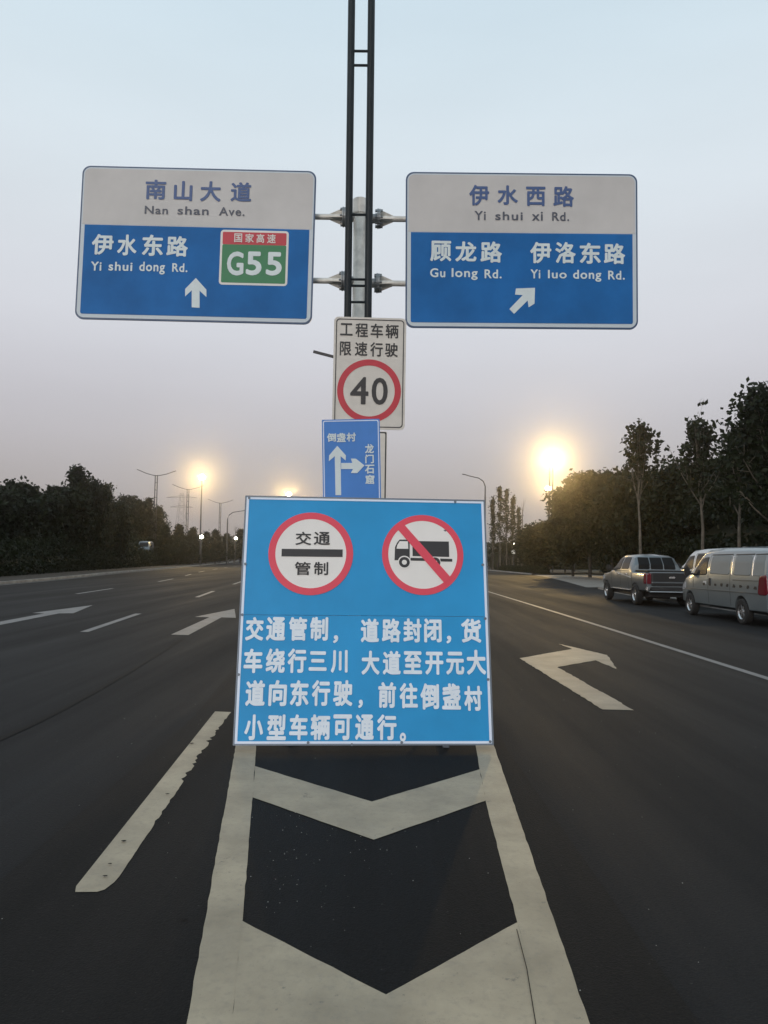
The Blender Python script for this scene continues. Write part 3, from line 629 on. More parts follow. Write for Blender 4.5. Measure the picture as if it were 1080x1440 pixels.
# ------------------------------------------------------------------ twin tube street lamps
M['lamp_head'] = mat('lamp_head_grey', (0.10, 0.11, 0.12), 0.45, 0.3)
def twin_lamp(loc, H, rot, label, near=False, s=1.0, xs=(-0.16, 0.16), bars=None, m=None):
    m = m or M['far_pole']
    r = empty('street_lamp', loc, (0, 0, rot)); tag(r, label, 'street lamp')
    for x in xs:
        part('tube', lambda bm: tube(bm, [(x, 0, 0.0), (x, 0, H)], 0.058 if near else 0.075, 16 if near else 8), m, r, False)
    for z in (bars or [H * k / 12 for k in range(2, 12)]):
        part('crossbar', lambda bm: tube(bm, [(xs[0], 0, z), (xs[1], 0, z)], 0.021 if near else 0.04, 8), m, r)
    part('base_plate', lambda bm: box(bm, (0, 0, 0.02), (0.6, 0.6, 0.04)), m, r)
    for sd in (-1, 1):
        part('arm', lambda bm: tube(bm, [(0, 0, H - 0.1), (sd * 0.6, 0, H - 0.02), (sd * 1.5, 0, H + 0.22), (sd * 2.0, 0, H + 0.42)], 0.055, 8), m, r)
        part('lamp_head', lambda bm: box(bm, (sd * 2.4, 0, H + 0.58), (0.95, 0.28, 0.09), rot=Matrix.Rotation(-sd * R(22), 4, 'Y'), bev=0.02), M['lamp_head'] if near else m, r)
    return r
nl = twin_lamp((-0.432, 11.9, 0), 14.0, 0, 'tall street lamp of two dark tubes rising in front of the steel sign pole', True,
     xs=(-0.160, 0.160), bars=[9.644, 9.406, 6.942, 5.893, 5.79, 5.527, 2.6, 2.36, 12.9, 12.7], m=M['black_pole'])
nl.rotation_euler = (0, R(-0.25), 0)
wpart('bracket', lambda bm: box(bm, (-0.92, 11.86, 4.66), (0.46, 0.012, 0.045), rot=Matrix.Rotation(R(14), 4, 'Y')), M['black'], nl)
wpart('bracket', lambda bm: box(bm, (-0.43, 11.825, 3.9), (0.5, 0.02, 0.04)), M['black'], nl)
LOWER = twin_lamp
twin_lamp((-34.6, 116, 0), 13.6, R(14), 'twin tube street lamp, tallest in the row over the dark trees on the left')
twin_lamp((-36.4, 142, 0), 13.8, R(16), 'twin tube street lamp with two raised arms, just left of the lit lamp')
twin_lamp((-37.4, 175, 0), 13.6, R(18), 'twin tube street lamp with two raised arms, nearest to the notice board')

# single lamps
def light(loc, power, col, rad, parent):
    l = bpy.data.lights.new('lamp_light', 'POINT'); l.energy = power; l.color = col; l.shadow_soft_size = rad
    o = bpy.data.objects.new('lamp_light', l); COL.objects.link(o); o.location = loc
    if parent: o.parent = parent
    return o
def glow_mat(name, col, s):
    return mat(name, (0.8, 0.8, 0.8), 0.5, emit=col, estr=s)
M['lamp_on'] = glow_mat('lamp_lens_lit', (1.0, 0.86, 0.5), 60)
M['globe_on'] = glow_mat('globe_lit', (1.0, 0.95, 0.8), 30)
def lit_lamp(loc, H, twin, label, power, rad=0.3):
    r = empty('street_lamp', loc); tag(r, label, 'street lamp', 'lit street lamps')
    if twin:
        for x in (-0.2, 0.2): part('tube', lambda bm: tube(bm, [(x, 0, 0), (x, 0, H)], 0.075, 8), M['far_pole'], r)
    else: part('pole', lambda bm: tube(bm, [(0, 0, 0), (0, 0, H)], [0.14, 0.09], 10), M['far_pole'], r)
    def lens(bm):
        q = bmesh.ops.create_uvsphere(bm, u_segments=24, v_segments=14, radius=0.5); bmesh.ops.transform(bm, matrix=Matrix.Translation((0, 0, H + 0.28)) @ Matrix.Diagonal((1, 0.8, 0.7, 1)), verts=q['verts'])
    part('lens', lens, M['lamp_on'], r, True)
    sl_ = bpy.data.lights.new('lamp_light', 'SPOT'); sl_.energy = power; sl_.color = (1.0, 0.66, 0.24); sl_.shadow_soft_size = rad; sl_.spot_size = R(75); sl_.spot_blend = 0.6
    so_ = bpy.data.objects.new('lamp_light', sl_); COL.objects.link(so_); so_.parent = r; so_.location = (0, -0.75, H + 0.15)
    so_.rotation_euler = (Vector((loc[0] * 0.95, loc[1], 16))).to_track_quat('Z', 'Y').to_euler()
    part('lamp_hood', lambda bm: tube(bm, [(0, 0, H + 0.62), (0, 0, H + 0.72), (0, 0, H + 0.78)], [0.55, 0.45, 0.1], 20), M['far_pole'], r)
    return r
lit_lamp((-28.64, 120, 0), 13.5, False, 'lit single pole street lamp glowing yellow, over the left carriageway', 10000)
lit_lamp((20.49, 94, 0), 13.7, True, 'lit street lamp with the largest golden glow, highest over the right roadside', 22000)
lit_lamp((28.5, 133, 0), 13.7, False, 'lit street lamp just below the largest golden glow on the right', 8000)
lit_lamp((-18.7, 150, 0), 13.5, False, 'lit street lamp just clearing the top edge of the blue board, left of centre', 8000)
# curved arm lamps
def goose(loc, H, sd, label, L=2.6):
    r = empty('street_lamp', loc); tag(r, label, 'street lamp')
    part('pole', lambda bm: tube(bm, [(0, 0, 0), (0, 0, H * .75), (0, 0, H - 1.3), (sd * 0.25, 0, H - 0.6), (sd * 0.9, 0, H - 0.12), (sd * L, 0, H + 0.25)], [0.13, 0.11, 0.09, 0.08, 0.07, 0.06], 10), M['far_pole'], r)
    part('lamp_head', lambda bm: box(bm, (sd * (L + 0.35), 0, H + 0.36), (0.8, 0.3, 0.1), rot=Matrix.Rotation(-sd * R(12), 4, 'Y'), bev=0.02), M['far_pole'], r)
    return r
goose((14.5, 110, 0.1), 13.2, -1, 'thin dark street lamp with curved arm behind the right edge of the notice board')
goose((24.8, 100, 0), 10.2, -1, 'street lamp arm reaching out of the golden tree', 3.2)
goose((-27.5, 135, 0.1), 9.2, 1, 'pale curved street lamp beyond the dark trees on the left', 3.0)
# lattice pylon far behind
py = empty('power_pylon', (-105.7, 400, 0)); tag(py, 'faint lattice power pylon far beyond the left carriageway', 'pylon')
def pyl(bm):
    H = 34; w = lambda z: 3.2 * (1 - z / H) + 0.7
    for sx, sy in ((1, 1), (1, -1), (-1, 1), (-1, -1)): tube(bm, [(sx * w(0), sy * w(0), 0), (sx * w(H), sy * w(H), H)], 0.07, 4)
    zs = [0, 5, 10, 14, 18, 21.5, 25, 28, 31, 34]
    for a, b in zip(zs, zs[1:]):
        for sy in (-1, 1):
            tube(bm, [(-w(a), sy * w(a), a), (w(b), sy * w(b), b)], 0.035, 4); tube(bm, [(w(a), sy * w(a), a), (-w(b), sy * w(b), b)], 0.035, 4)
part('lattice', pyl, M['far_pole'], py)
for z, L in ((26, 6), (31, 8)):
    part('crossarm', lambda bm: (tube(bm, [(-L, 0, z + .6), (0, 0, z + 1.6), (L, 0, z + .6)], 0.1, 4), tube(bm, [(-L, 0, z + .6), (L, 0, z + .6)], 0.1, 4)), M['far_pole'], py)
# low globe lamps and far headlights among the shrubs
def globe(loc, rad, label, s=0.0, cat='lamp'):
    r = empty('garden_lamp', (loc[0], loc[1], 0.1)); tag(r, label, cat)
    z = loc[2] - 0.1
    part('post', lambda bm: tube(bm, [(0, 0, 0), (0, 0, z - rad * .8)], 0.04, 8), M['far_pole'], r)
    def g(bm):
        q = bmesh.ops.create_uvsphere(bm, u_segments=16, v_segments=10, radius=rad); bmesh.ops.translate(bm, vec=(0, 0, z), verts=q['verts'])
    part('globe', g, M['globe_on'], r, True); return r
globe((-23.7, 100, 3.93), 0.22, 'white globe lamp under the lit street lamp, over the far hedge')
globe((-23.1, 120, 4.27), 0.20, 'white globe lamp beside the left edge of the notice board')
globe((-25.9, 52, 0.86), 0.10, 'bright white lamp low at the left edge of the picture')
globe((-27.0, 55.5, 2.32), 0.05, 'dim lamp in the dark trees, leftmost of the upper pair')
globe((-26.3, 55.8, 2.40), 0.06, 'dim lamp in the dark trees, right one of the upper pair')
globe((-24.6, 52, 1.44), 0.05, 'dim lamp low in the dark hedge under the upper pair')
globe((19.6, 116, 4.05), 0.17, 'yellowish globe lamp between the thin roadside saplings')
globe((22.0, 123, 4.57), 0.12, 'small globe lamp just right of the bare sapling')
globe((25.4, 128, 6.3), 0.16, 'small yellow lamp over the far shrubs by the golden tree')

# ------------------------------------------------------------------ vegetation
def leaf_mesh(name, cen, rad, n, size, rng, flatz=0.8):
    """n leaf-sized blades spread in soft clumps"""
    idx = rng.integers(0, len(cen), n)
    c = cen[idx] + rng.normal(0, 1, (n, 3)) * rad[idx][:, None] * np.array([1, 1, flatz]) * 0.55
    s = size * rng.uniform(0.6, 1.3, n)
    a = rng.normal(0, 1, (n, 3)); a /= np.linalg.norm(a, axis=1)[:, None]
    b = np.cross(a, rng.normal(0, 1, (n, 3))); b /= np.linalg.norm(b, axis=1)[:, None]
    V = np.empty((n, 4, 3)); V[:, 0] = c - a * s[:, None]; V[:, 1] = c + b * s[:, None] * 0.62 - a * s[:, None] * 0.1
    V[:, 2] = c + a * s[:, None]; V[:, 3] = c - b * s[:, None] * 0.62 - a * s[:, None] * 0.1
    me = bpy.data.meshes.new(name); me.vertices.add(4 * n); me.vertices.foreach_set('co', V.reshape(-1))
    me.loops.add(4 * n); me.loops.foreach_set('vertex_index', np.arange(4 * n, dtype=np.int32))
    me.polygons.add(n); me.polygons.foreach_set('loop_start', np.arange(0, 4 * n, 4, dtype=np.int32)); me.polygons.foreach_set('loop_total', np.full(n, 4, dtype=np.int32))
    me.update(calc_edges=True)
    return me
PROFILE = {'round': lambda t: math.sqrt(max(0.05, 1 - (1.7 * t - 0.75) ** 2)), 'upright': lambda t: 0.95 - 0.75 * t, 'pale': lambda t: 0.9 - 0.65 * t,
           'conifer': lambda t: 1.0 - 0.93 * t, 'plane': lambda t: 0.85 * (1 - t) ** 0.6 + 0.12, 'big': lambda t: math.sqrt(max(0.08, 1 - (1.6 * t - 0.7) ** 2)),
           'poplar': lambda t: 0.8 - 0.5 * t, 'bare': lambda t: 0.7 + 0.2 * t}
#          trunk fraction, limb tilt, limbs, leaves, leaf size, clump radius
KIND = {'round': (0.16, 35, 46, 9500, 0.17, 0.85, 'leaf_dark', 'bark_dark'), 'upright': (0.12, 58, 46, 7500, 0.15, 0.55, 'leaf_dark', 'bark_dark'),
        'pale': (0.12, 55, 40, 5200, 0.14, 0.6, 'leaf_pale', 'bark_dark'), 'conifer': (0.08, 12, 50, 5000, 0.14, 0.5, 'leaf_dark', 'bark_dark'),
        'plane': (0.50, 62, 20, 1900, 0.125, 0.36, 'leaf', 'bark'), 'big': (0.34, 42, 46, 6200, 0.12, 0.55, 'leaf_dark', 'bark'),
        'poplar': (0.28, 66, 30, 1300, 0.13, 0.36, 'leaf_pale', 'bark'), 'bare': (0.30, 60, 12, 0, 0.1, 0.3, 'leaf_pale', 'bark')}
def build_tree(kind, H, W, seed):
    tf, tilt, nl, nleaf, ls, cr, lm, bmn = KIND[kind]
    rng = np.random.default_rng(seed); g = random.Random(seed)
    bm = bmesh.new(); r0 = 0.012 * H + 0.03
    if kind in ('plane',): r0 = 0.095
    if kind == 'big': r0 = 0.13
    if kind == 'poplar': r0 = 0.09
    lean = [(g.uniform(-1, 1) * 0.02 * H * t, g.uniform(-1, 1) * 0.02 * H * t, H * t) for t in (0, 0.2, 0.4, 0.6, 0.8, 0.96)]
    lean[0] = (0, 0, 0)
    tube(bm, lean, [r0, r0 * .8, r0 * .65, r0 * .45, r0 * .28, r0 * .08], 9)
    def at(t):
        k = min(4, int(t / 0.2)); f = (t - 0.2 * k) / (0.2 if k < 4 else 0.16); a, b = Vector(lean[k]), Vector(lean[k + 1]); return a + (b - a) * min(1, f)
    C_, Rr = [], []
    for i in range(nl):
        t = tf + (0.95 - tf) * ((i + g.random()) / nl)
        q = (t - tf) / (0.95 - tf); L = W * PROFILE[kind](q) * g.uniform(0.72, 1.25)
        az = i * 2.399 + g.uniform(-.5, .5); el = R(tilt + g.uniform(-16, 16) + 15 * q)
        p0 = at(t); d = Vector((math.cos(az) * math.cos(el), math.sin(az) * math.cos(el), math.sin(el)))
        if kind in ('plane', 'poplar', 'upright', 'pale'): L2 = L / max(0.35, math.cos(el)) * 0.8
        else: L2 = L
        L2 = min(L2, (H * 1.0 - p0.z) / max(0.05, d.z) * 1.02) if d.z > 0 else L2
        p1 = p0 + d * L2 * 0.55; p2 = p0 + d * L2 + Vector((0, 0, 0.12 * L2))
        rr = r0 * (0.34 - 0.2 * q)
        tube(bm, [p0, p1, p2], [rr, rr * .6, rr * .2], 5, False)
        for f in (0.35, 0.6, 0.8, 1.0):
            c = p0 + (p2 - p0) * f; C_.append(c); Rr.append(cr * (0.65 + 0.45 * g.random()) * (0.75 if f == 1 else 1))
        for s in range(3):
            if kind == 'bare' and s: break
            dd = (d + Vector((g.gauss(0, .6), g.gauss(0, .6), g.gauss(0.1, .4)))).normalized(); b0 = p0 + (p2 - p0) * g.uniform(.35, .85); b1 = b0 + dd * L2 * g.uniform(.25, .45)
            tube(bm, [b0, b1], [rr * .4, rr * .1], 4, False); C_.append(b1); Rr.append(cr * 0.7)
    if kind in ('plane', 'poplar', 'big', 'upright', 'pale', 'round'):     # upward shoots over the crown
        for s in range({'plane': 13, 'poplar': 5, 'big': 8, 'upright': 9, 'pale': 9, 'round': 7}[kind]):
            t = g.uniform(0.55, 0.9); b0 = at(t) + Vector((g.gauss(0, W * .3), g.gauss(0, W * .3), 0)); h = min(H * g.uniform(0.16, 0.30), H * 1.0 - b0.z)
            b1 = b0 + Vector((g.uniform(-.1, .1) * h, g.uniform(-.1, .1) * h, h)); tube(bm, [b0, b1], [r0 * .12, r0 * .03], 4, False)
            for f in (0.1, 0.3, 0.45, 0.6, 0.75, 0.9, 1.0): C_.append(b0 + (b1 - b0) * f); Rr.append(cr * 0.36 * (1.1 - 0.6 * f))
    if kind == 'round':                          # a few separate boughs outside the main crown break the outline
        for s in range(14):
            an = g.uniform(0, 6.28); z = H * g.uniform(0.45, 0.97); q = z / H
            C_.append(Vector((math.cos(an) * W * (0.95 - .45 * q), math.sin(an) * W * (0.95 - .45 * q), z))); Rr.append(cr * .5)
    tm = bpy.data.meshes.new('trunk'); bm.normal_update(); bm.to_mesh(tm); bm.free(); tm.materials.append(M[bmn])
    lmsh = None
    if nleaf:
        lmsh = leaf_mesh('crown', np.array([tuple(c) for c in C_]), np.array(Rr), nleaf, ls, rng); lmsh.materials.append(M[lm])
    return tm, lmsh
protos = {}
def tree(name, loc, H, kind, W, label, group, seed):
    key = (kind, seed % 3, round(H / 3)) if kind not in ('big',) else (kind, seed, 0)
    if key not in protos: protos[key] = (H, W, build_tree(kind, H, W, seed + 100))
    H0, W0, (tm, lm) = protos[key]
    r = empty(name, loc, (0, 0, seed * 1.7)); r.scale = (W / W0, W / W0, H / H0); tag(r, label, 'tree', group)
    link('trunk', tm, None, r)
    if lm: link('crown', lm, None, r)
    return r
names = {'round': 'broadleaf_tree', 'upright': 'broadleaf_tree', 'pale': 'willow_tree', 'conifer': 'pine_tree', 'bare': 'bare_tree', 'plane': 'plane_tree', 'big': 'plane_tree', 'poplar': 'poplar_sapling'}
LLAB = ['dark rounded tree cut by the left edge of the picture', 'dark tree with a domed top near the left edge', 'low dark tree between the domed tree and the tall peak', 'slender dark tree just left of the tall peak',
        'dark broad tree directly below the tall peak on its left', 'tallest tree on the left, its twiggy peak against the sky', 'dark broad tree on the right flank of the tall peak', 'paler feathery tree to the right of the tall peak',
        'low dark tree in the dip right of the feathery tree', 'dark rounded tree left of the first street lamp', 'dark tree beside the pointed conifer', 'pointed conifer just left of the tallest left street lamp',
        'pale thin tree right of the first street lamp', 'small conifer at the right end of the dark tree line']
for i, (x, y, H, k, W) in enumerate(LEFT_TREES):
    tree(names[k], (x, y, 0.09), H, k, W, LLAB[i], 'trees along the left verge', i)
PLAB = ['small pine right of the pale lamp on the left', 'small pine left of the second street lamp', 'small pine under the second street lamp', 'small pine right of the white globe lamp', 'small pine under the third street lamp',
        'thin leafless tree beside the left edge of the notice board', 'small pine touching the left edge of the notice board']
for i, (x, y, H, k, W) in enumerate(PINES_TREES):
    tree(names[k], (x, y, 0.09), H, k, W, PLAB[i], 'small trees far along the left verge', 20 + i)
SLAB = ['young plane tree with upright shoots behind the silver pickup', 'young plane tree behind the gap between pickup and van', 'young plane tree behind the roof of the silver van', 'largest plane tree, with big dark leaves, at the right edge of the picture']
for i, (x, y, H, k, W) in enumerate(STREET_TREES):
    tree(names[k], (x, y, 0.1), H, k, W, SLAB[i], 'plane trees along the right pavement', 40 + i)
MLAB = ['rounded tree lit golden by the street lamp', 'lower tree leaning out left of the golden tree', 'dark tree joined to the right of the golden tree', 'feathery small tree under the lit street lamp', 'low dark tree left of the feathery tree by the side road',
        'lowest dark tree at the far corner of the side road', 'dark tree left of the first plane tree', 'dark tree right of the first plane tree', 'dark tree between the two plane trees', 'dark tree right of the second plane tree', 'dark tree over the silver van', 'tall dark tree at the right edge behind the largest plane tree']
for i, (x, y, H, k, W) in enumerate(MASS_TREES):
    tree(names[k], (x, y, 0.09), H, k, W, MLAB[i], 'dense trees behind the right pavement', 60 + i)
BLAB = ['dark tree in the back row right of the first plane tree', 'dark tree in the back row between the first and second plane trees', 'dark tree in the back row just left of the second plane tree', 'dark tree in the back row over the silver pickup', 'dark tree in the back row right of the second plane tree', 'dark tree in the back row over the roof of the silver van']
for i, (x, y, H, W) in enumerate([(25, 60, 7.6, 2.7), (27.5, 52, 7.9, 2.9), (28.5, 44, 7.6, 2.9), (24, 70, 7.2, 2.6), (25, 38, 7.2, 2.8), (23, 31, 7.2, 2.7)]):
    tree('broadleaf_tree', (x, y, 0.09), H, 'round', W, BLAB[i], 'back row of trees on the right', 60 + i)
ALAB = ['staked sapling touching the right edge of the notice board', 'tallest thin staked sapling on the planted corner', 'thin staked sapling right of the tallest one', 'thin staked sapling in the middle of the planted corner', 'shortest thin sapling left of the bare one', 'leafless staked sapling at the end of the planted corner']
for i, (x, y, H, k, W) in enumerate(SAP_TREES):
    t = tree(names[k], (x, y, 0.1), H, k, W, ALAB[i], 'saplings on the planted corner', 80 + i)
    for a in (0.3, 2.4, 4.5):
        c, s = math.cos(a) / t.scale[0], math.sin(a) / t.scale[1]; zz = 1 / t.scale[2]
        part('stake', lambda bm: tube(bm, [(c * 0.75, s * 0.75, 0), (c * 0.12, s * 0.12, 2.2 * zz)], 0.06, 6), M['bark_dark'], t)
    part('stake_rail', lambda bm: box(bm, (0, 0, 1.9 * zz), (0.9 / t.scale[0], 0.09, 0.1)), M['bark_dark'], t)

# hedges and undergrowth: an uneven twiggy core wrapped in leaves
def hedge(name, P, w, hfun, dens, size, label, seed, m='leaf_dark', kind=None, z0=0.08, cat='hedge'):
    rng = np.random.default_rng(seed); g = random.Random(seed); r = empty(name, (P[0][0], P[0][1], z0)); ox, oy = P[0]
    tag(r, label, cat)
    bm = bmesh.new(); rings = []
    for i, (x, y) in enumerate(P):
        a = Vector(P[max(i - 1, 0)]); b = Vector(P[min(i + 1, len(P) - 1)]); t = (b - a).normalized(); nx, ny = t.y, -t.x; h = hfun(i / (len(P) - 1)) * 0.74
        prof = [(-.42, 0), (-.45, .5), (-.36, .85), (-.1, 1.0), (.15, .97), (.38, .82), (.45, .45), (.42, 0)]
        rings.append([bm.verts.new((x - ox + nx * w * .75 * u * g.uniform(.85, 1.1), y - oy + ny * w * .75 * u * g.uniform(.85, 1.1), h * v * g.uniform(.85, 1.08))) for u, v in prof])
    for a, b in zip(rings, rings[1:]):
        for k in range(len(a) - 1): bm.faces.new((a[k], a[k + 1], b[k + 1], b[k]))
    bm.faces.new(rings[0]); bm.faces.new(rings[-1][::-1]); bmesh.ops.recalc_face_normals(bm, faces=bm.faces)
    bobj('twig_core', bm, M[m], r)
    cs, rr = [], []
    L = sum((Vector(b) - Vector(a)).length for a, b in zip(P, P[1:]))
    for (a, b), i in zip(zip(P, P[1:]), range(len(P) - 1)):
        a, b = Vector(a), Vector(b); t = (b - a).normalized(); n_ = max(2, int((b - a).length * 3)); h = hfun(i / (len(P) - 1))
        for k in range(n_):
            p = a + (b - a) * (k + g.random()) / n_
            for u, v in ((-.47, .15), (-.47, .45), (-.42, .75), (-.28, .95), (0, 1.0), (.28, .95), (.42, .7), (.47, .35), (.46, .1)):
                cs.append((p.x - ox + t.y * w * u, p.y - oy - t.x * w * u, h * v * g.uniform(.9, 1.1))); rr.append(min(0.5, 0.16 * h + 0.08))
    n_l = int(L * dens * 1.7)
    me = leaf_mesh('leaves', np.array(cs), np.array(rr), n_l, size, rng); me.materials.append(M[m]); link('leaves', me, None, r)
    return r
HL = [(x, y) for x, y in resample(offset_line(LEFT_KERB, -4.6), [20, 26, 32, 38, 44, 50, 56, 62, 68, 74, 80, 86, 92, 98, 104, 112, 120, 130, 142, 156, 172, 190, 210, 235])]
hedge('hedge', HL, 2.2, lambda t: 1.9 + 0.4 * math.sin(t * 31), 260, 0.11, 'long dark clipped hedge along the left verge', 1)
HL2 = [(x, y) for x, y in resample(offset_line(LEFT_KERB, -8.0), [24, 32, 40, 46, 52, 58, 64, 70, 76, 82, 88, 94, 100, 108, 118, 130])]
hedge('shrub_belt', HL2, 3.5, lambda t: 4.4 - 1.5 * t + 0.35 * math.sin(t * 37), 420, 0.15, 'tall dark belt of shrubs behind the left hedge, under the trees', 2, cat='shrubs')
HL3 = [(x, y) for x, y in resample(offset_line(LEFT_KERB, -8.5), [130, 145, 160, 180, 200, 225, 250, 280, 320, 360])]
hedge('shrub_belt', HL3, 4.0, lambda t: 3.6 + 0.9 * math.sin(t * 23), 90, 0.25, 'far belt of shrubs behind the small pines', 3, cat='shrubs')
HR = [(19.5, 20), (19.5, 28), (19.5, 36), (19.8, 42), (20.5, 50), (21, 58), (22, 66), (24, 75), (26.5, 86), (30, 99), (35, 112)]
hedge('shrub_belt', HR, 3.2, lambda t: 5.6 - 1.2 * t + 0.5 * math.sin(t * 29), 420, 0.15, 'tall dark belt of shrubs behind the right pavement and side road', 4, cat='shrubs')
HR2 = [(17.2, 118), (22, 121), (27, 124), (33, 128), (40, 132)]
hedge('shrub_belt', HR2, 3.5, lambda t: 3.6 + 0.8 * math.sin(t * 17), 260, 0.2, 'green shrubs behind the staked saplings', 5, m='leaf', cat='shrubs')
HR3 = [(17.0, 82.5), (16.5, 90), (16.3, 98), (16.2, 106)]
hedge('low_hedge', HR3, 1.6, lambda t: 0.55, 300, 0.08, 'low clipped planting round the stakes on the corner', 6, z0=0.1)
HF = [(-130, 300), (-100, 330), (-60, 350), (-20, 345), (20, 330), (60, 300), (110, 270), (160, 230)]
fw = hedge('far_wood', HF, 12, lambda t: 9 + 1.5 * math.sin(t * 19), 60, 0.6, 'far line of trees closing the end of the road', 7, cat='wood')
for c in children(fw): c['kind'] = 'stuff'
HG = [(-230, 60), (-130, 100), (-100, 160), (-105, 230), (-130, 300)]
fw = hedge('far_wood', HG, 14, lambda t: 8 + 1.5 * math.sin(t * 13), 160, 0.5, 'wood behind the shrub belt on the left', 8, cat='wood')
HH = [(230, 40), (110, 75), (70, 120), (90, 190), (160, 230)]
fw = hedge('far_wood', HH, 14, lambda t: 8.5 + 1.5 * math.sin(t * 13), 160, 0.5, 'wood behind the trees on the right', 9, cat='wood')
# small round sign among the saplings
rg = empty('round_sign', (18.1, 107, 0.1)); tag(rg, 'small white round sign on a post among the saplings', 'road sign')
part('post', lambda bm: tube(bm, [(0, 0, 0), (0, 0, 2.6)], 0.04, 8), M['far_pole'], rg)
part('plate', lambda bm: slab(bm, circle(0, 2.5, 0.3, n=24), -0.06, -0.045), M['sign_white2'], rg)

# ------------------------------------------------------------------ vehicles
def carpaint(name, col, rough=0.32, metal=0.55, low=None):
    m = mat(name, col, rough, metal, var=0.04, vscale=1.5); b = m.node_tree.nodes['Principled BSDF']; b.inputs['Coat Weight'].default_value = 0.5; b.inputs['Coat Roughness'].default_value = 0.1
    return m
M['silver'] = carpaint('silver_paint', (0.155, 0.175, 0.185)); M['silver_green'] = carpaint('silver_green_paint', (0.225, 0.265, 0.285))
M['white_car'] = carpaint('white_car_paint', (0.68, 0.69, 0.69), metal=0.0); M['trim'] = mat('black_trim', (0.015, 0.015, 0.016), 0.55)
M['tail_red'] = mat('tail_lamp_red', (0.13, 0.006, 0.014), 0.2, spec=0.6); M['tail_clear'] = mat('tail_lamp_clear', (0.45, 0.46, 0.48), 0.2)
M['blank_glass'] = mat('filmed_glass', (0.20, 0.22, 0.225), 0.5, 0.0, spec=0.3); M['bed_cover'] = mat('bed_cover_black', (0.012, 0.012, 0.013), 0.4)
def loft(stations, m, root, arches, rad, name='body'):
    bm = bmesh.new(); rings = []
    for y, half in stations:
        pts = [(-x, z) for x, z in half[::-1]] + [(x, z) for x, z in half if x > 1e-6]
        rings.append([bm.verts.new((x, y, z)) for x, z in pts])
    n = len(rings[0])
    for a, b in zip(rings, rings[1:]):
        for k in range(n - 1): bm.faces.new((a[k], a[k + 1], b[k + 1], b[k]))
        bm.faces.new((a[n - 1], a[0], b[0], b[n - 1]))
    bm.faces.new(rings[0]); bm.faces.new(rings[-1][::-1])
    bmesh.ops.recalc_face_normals(bm, faces=bm.faces)
    es = [e for e in bm.edges if len(e.link_faces) == 2 and e.calc_face_angle(0) > R(28)]
    bmesh.ops.bevel(bm, geom=es, offset=0.045, segments=3, affect='EDGES', profile=0.6, clamp_overlap=True)
    me = bpy.data.meshes.new(name); bm.to_mesh(me); bm.free(); o = bpy.data.objects.new(name, me); COL.objects.link(o)
    cb = bmesh.new()
    for y in arches:
        for sx in (-1, 1): bmesh.ops.create_cone(cb, cap_ends=True, segments=36, radius1=rad, radius2=rad, depth=0.62, matrix=Matrix.Translation((sx * 0.85, y, 0.33)) @ Matrix.Rotation(R(90), 4, 'Y'))
    cm = bpy.data.meshes.new('cut'); cb.to_mesh(cm); cb.free(); co = bpy.data.objects.new('cut', cm); COL.objects.link(co)
    md = o.modifiers.new('b', 'BOOLEAN'); md.operation = 'DIFFERENCE'; md.object = co; md.solver = 'EXACT'
    bpy.context.view_layer.update(); dg = bpy.context.evaluated_depsgraph_get()
    new = bpy.data.meshes.new_from_object(o.evaluated_get(dg)); o.modifiers.clear(); o.data = new
    bpy.data.objects.remove(co); new.materials.clear(); new.materials.append(m)
    for p in new.polygons: p.use_smooth = True
    new.set_sharp_from_angle(angle=R(35))
    b2 = bmesh.new(); b2.from_mesh(new); bvh = BVHTree.FromBMesh(b2); b2.free()
    o.parent = root; return o, bvh
def patch(name, quad, axis, bvh, m, root, off=0.006, rnd_=0.12, n=9, side=-1):
    """a pane or trim piece that follows the body: quad in side view (y, z) or rear/front view (x, z)"""
    q = [Vector(p) for p in quad]
    def bil(s, t): return (q[0] * (1 - s) + q[1] * s) * (1 - t) + (q[3] * (1 - s) + q[2] * s) * t
    out0 = rrect(1, 1, max(0.001, rnd_), 4, 0.5, 0.5); out = []; bm = bmesh.new()
    for i, a in enumerate(out0):
        b = out0[(i + 1) % len(out0)]; k = max(1, int(math.hypot(a[0] - b[0], a[1] - b[1]) / 0.08))
        out += [(a[0] + (b[0] - a[0]) * j / k, a[1] + (b[1] - a[1]) * j / k) for j in range(k)]
    def proj(s, t):
        p = bil(s, t)
        if axis == 'x': o, d = Vector((side * 3, p.x, p.y)), Vector((-side, 0, 0))
        else: o, d = Vector((p.x, side * 6, p.y)), Vector((0, -side, 0))
        h, nn, _, _ = bvh.ray_cast(o, d)
        if h is None: h = Vector((side * 0.8, p.x, p.y)) if axis == 'x' else Vector((p.x, side * 2.6, p.y))
        return h - d * off
    rings = []
    for k, f in enumerate((1.0, 0.93, 0.8, 0.65, 0.5, 0.35, 0.2)): rings.append([bm.verts.new(proj(0.5 + (s - 0.5) * f, 0.5 + (t - 0.5) * f)) for s, t in out])
    c = bm.verts.new(proj(0.5, 0.5)); N = len(out)
    for a, b in zip(rings, rings[1:]):
        for i in range(N): bm.faces.new((a[i], a[(i + 1) % N], b[(i + 1) % N], b[i]))
    for i in range(N): bm.faces.new((rings[-1][i], rings[-1][(i + 1) % N], c))
    # skirt gives the piece its thickness
    sk = [bm.verts.new(v.co - (Vector((side, 0, 0)) if axis == 'x' else Vector((0, side, 0))) * (off + 0.01)) for v in rings[0]]
    for i in range(N): bm.faces.new((rings[0][(i + 1) % N], rings[0][i], sk[i], sk[(i + 1) % N]))
    bmesh.ops.recalc_face_normals(bm, faces=bm.faces)
    return bobj(name, bm, m, root, True)
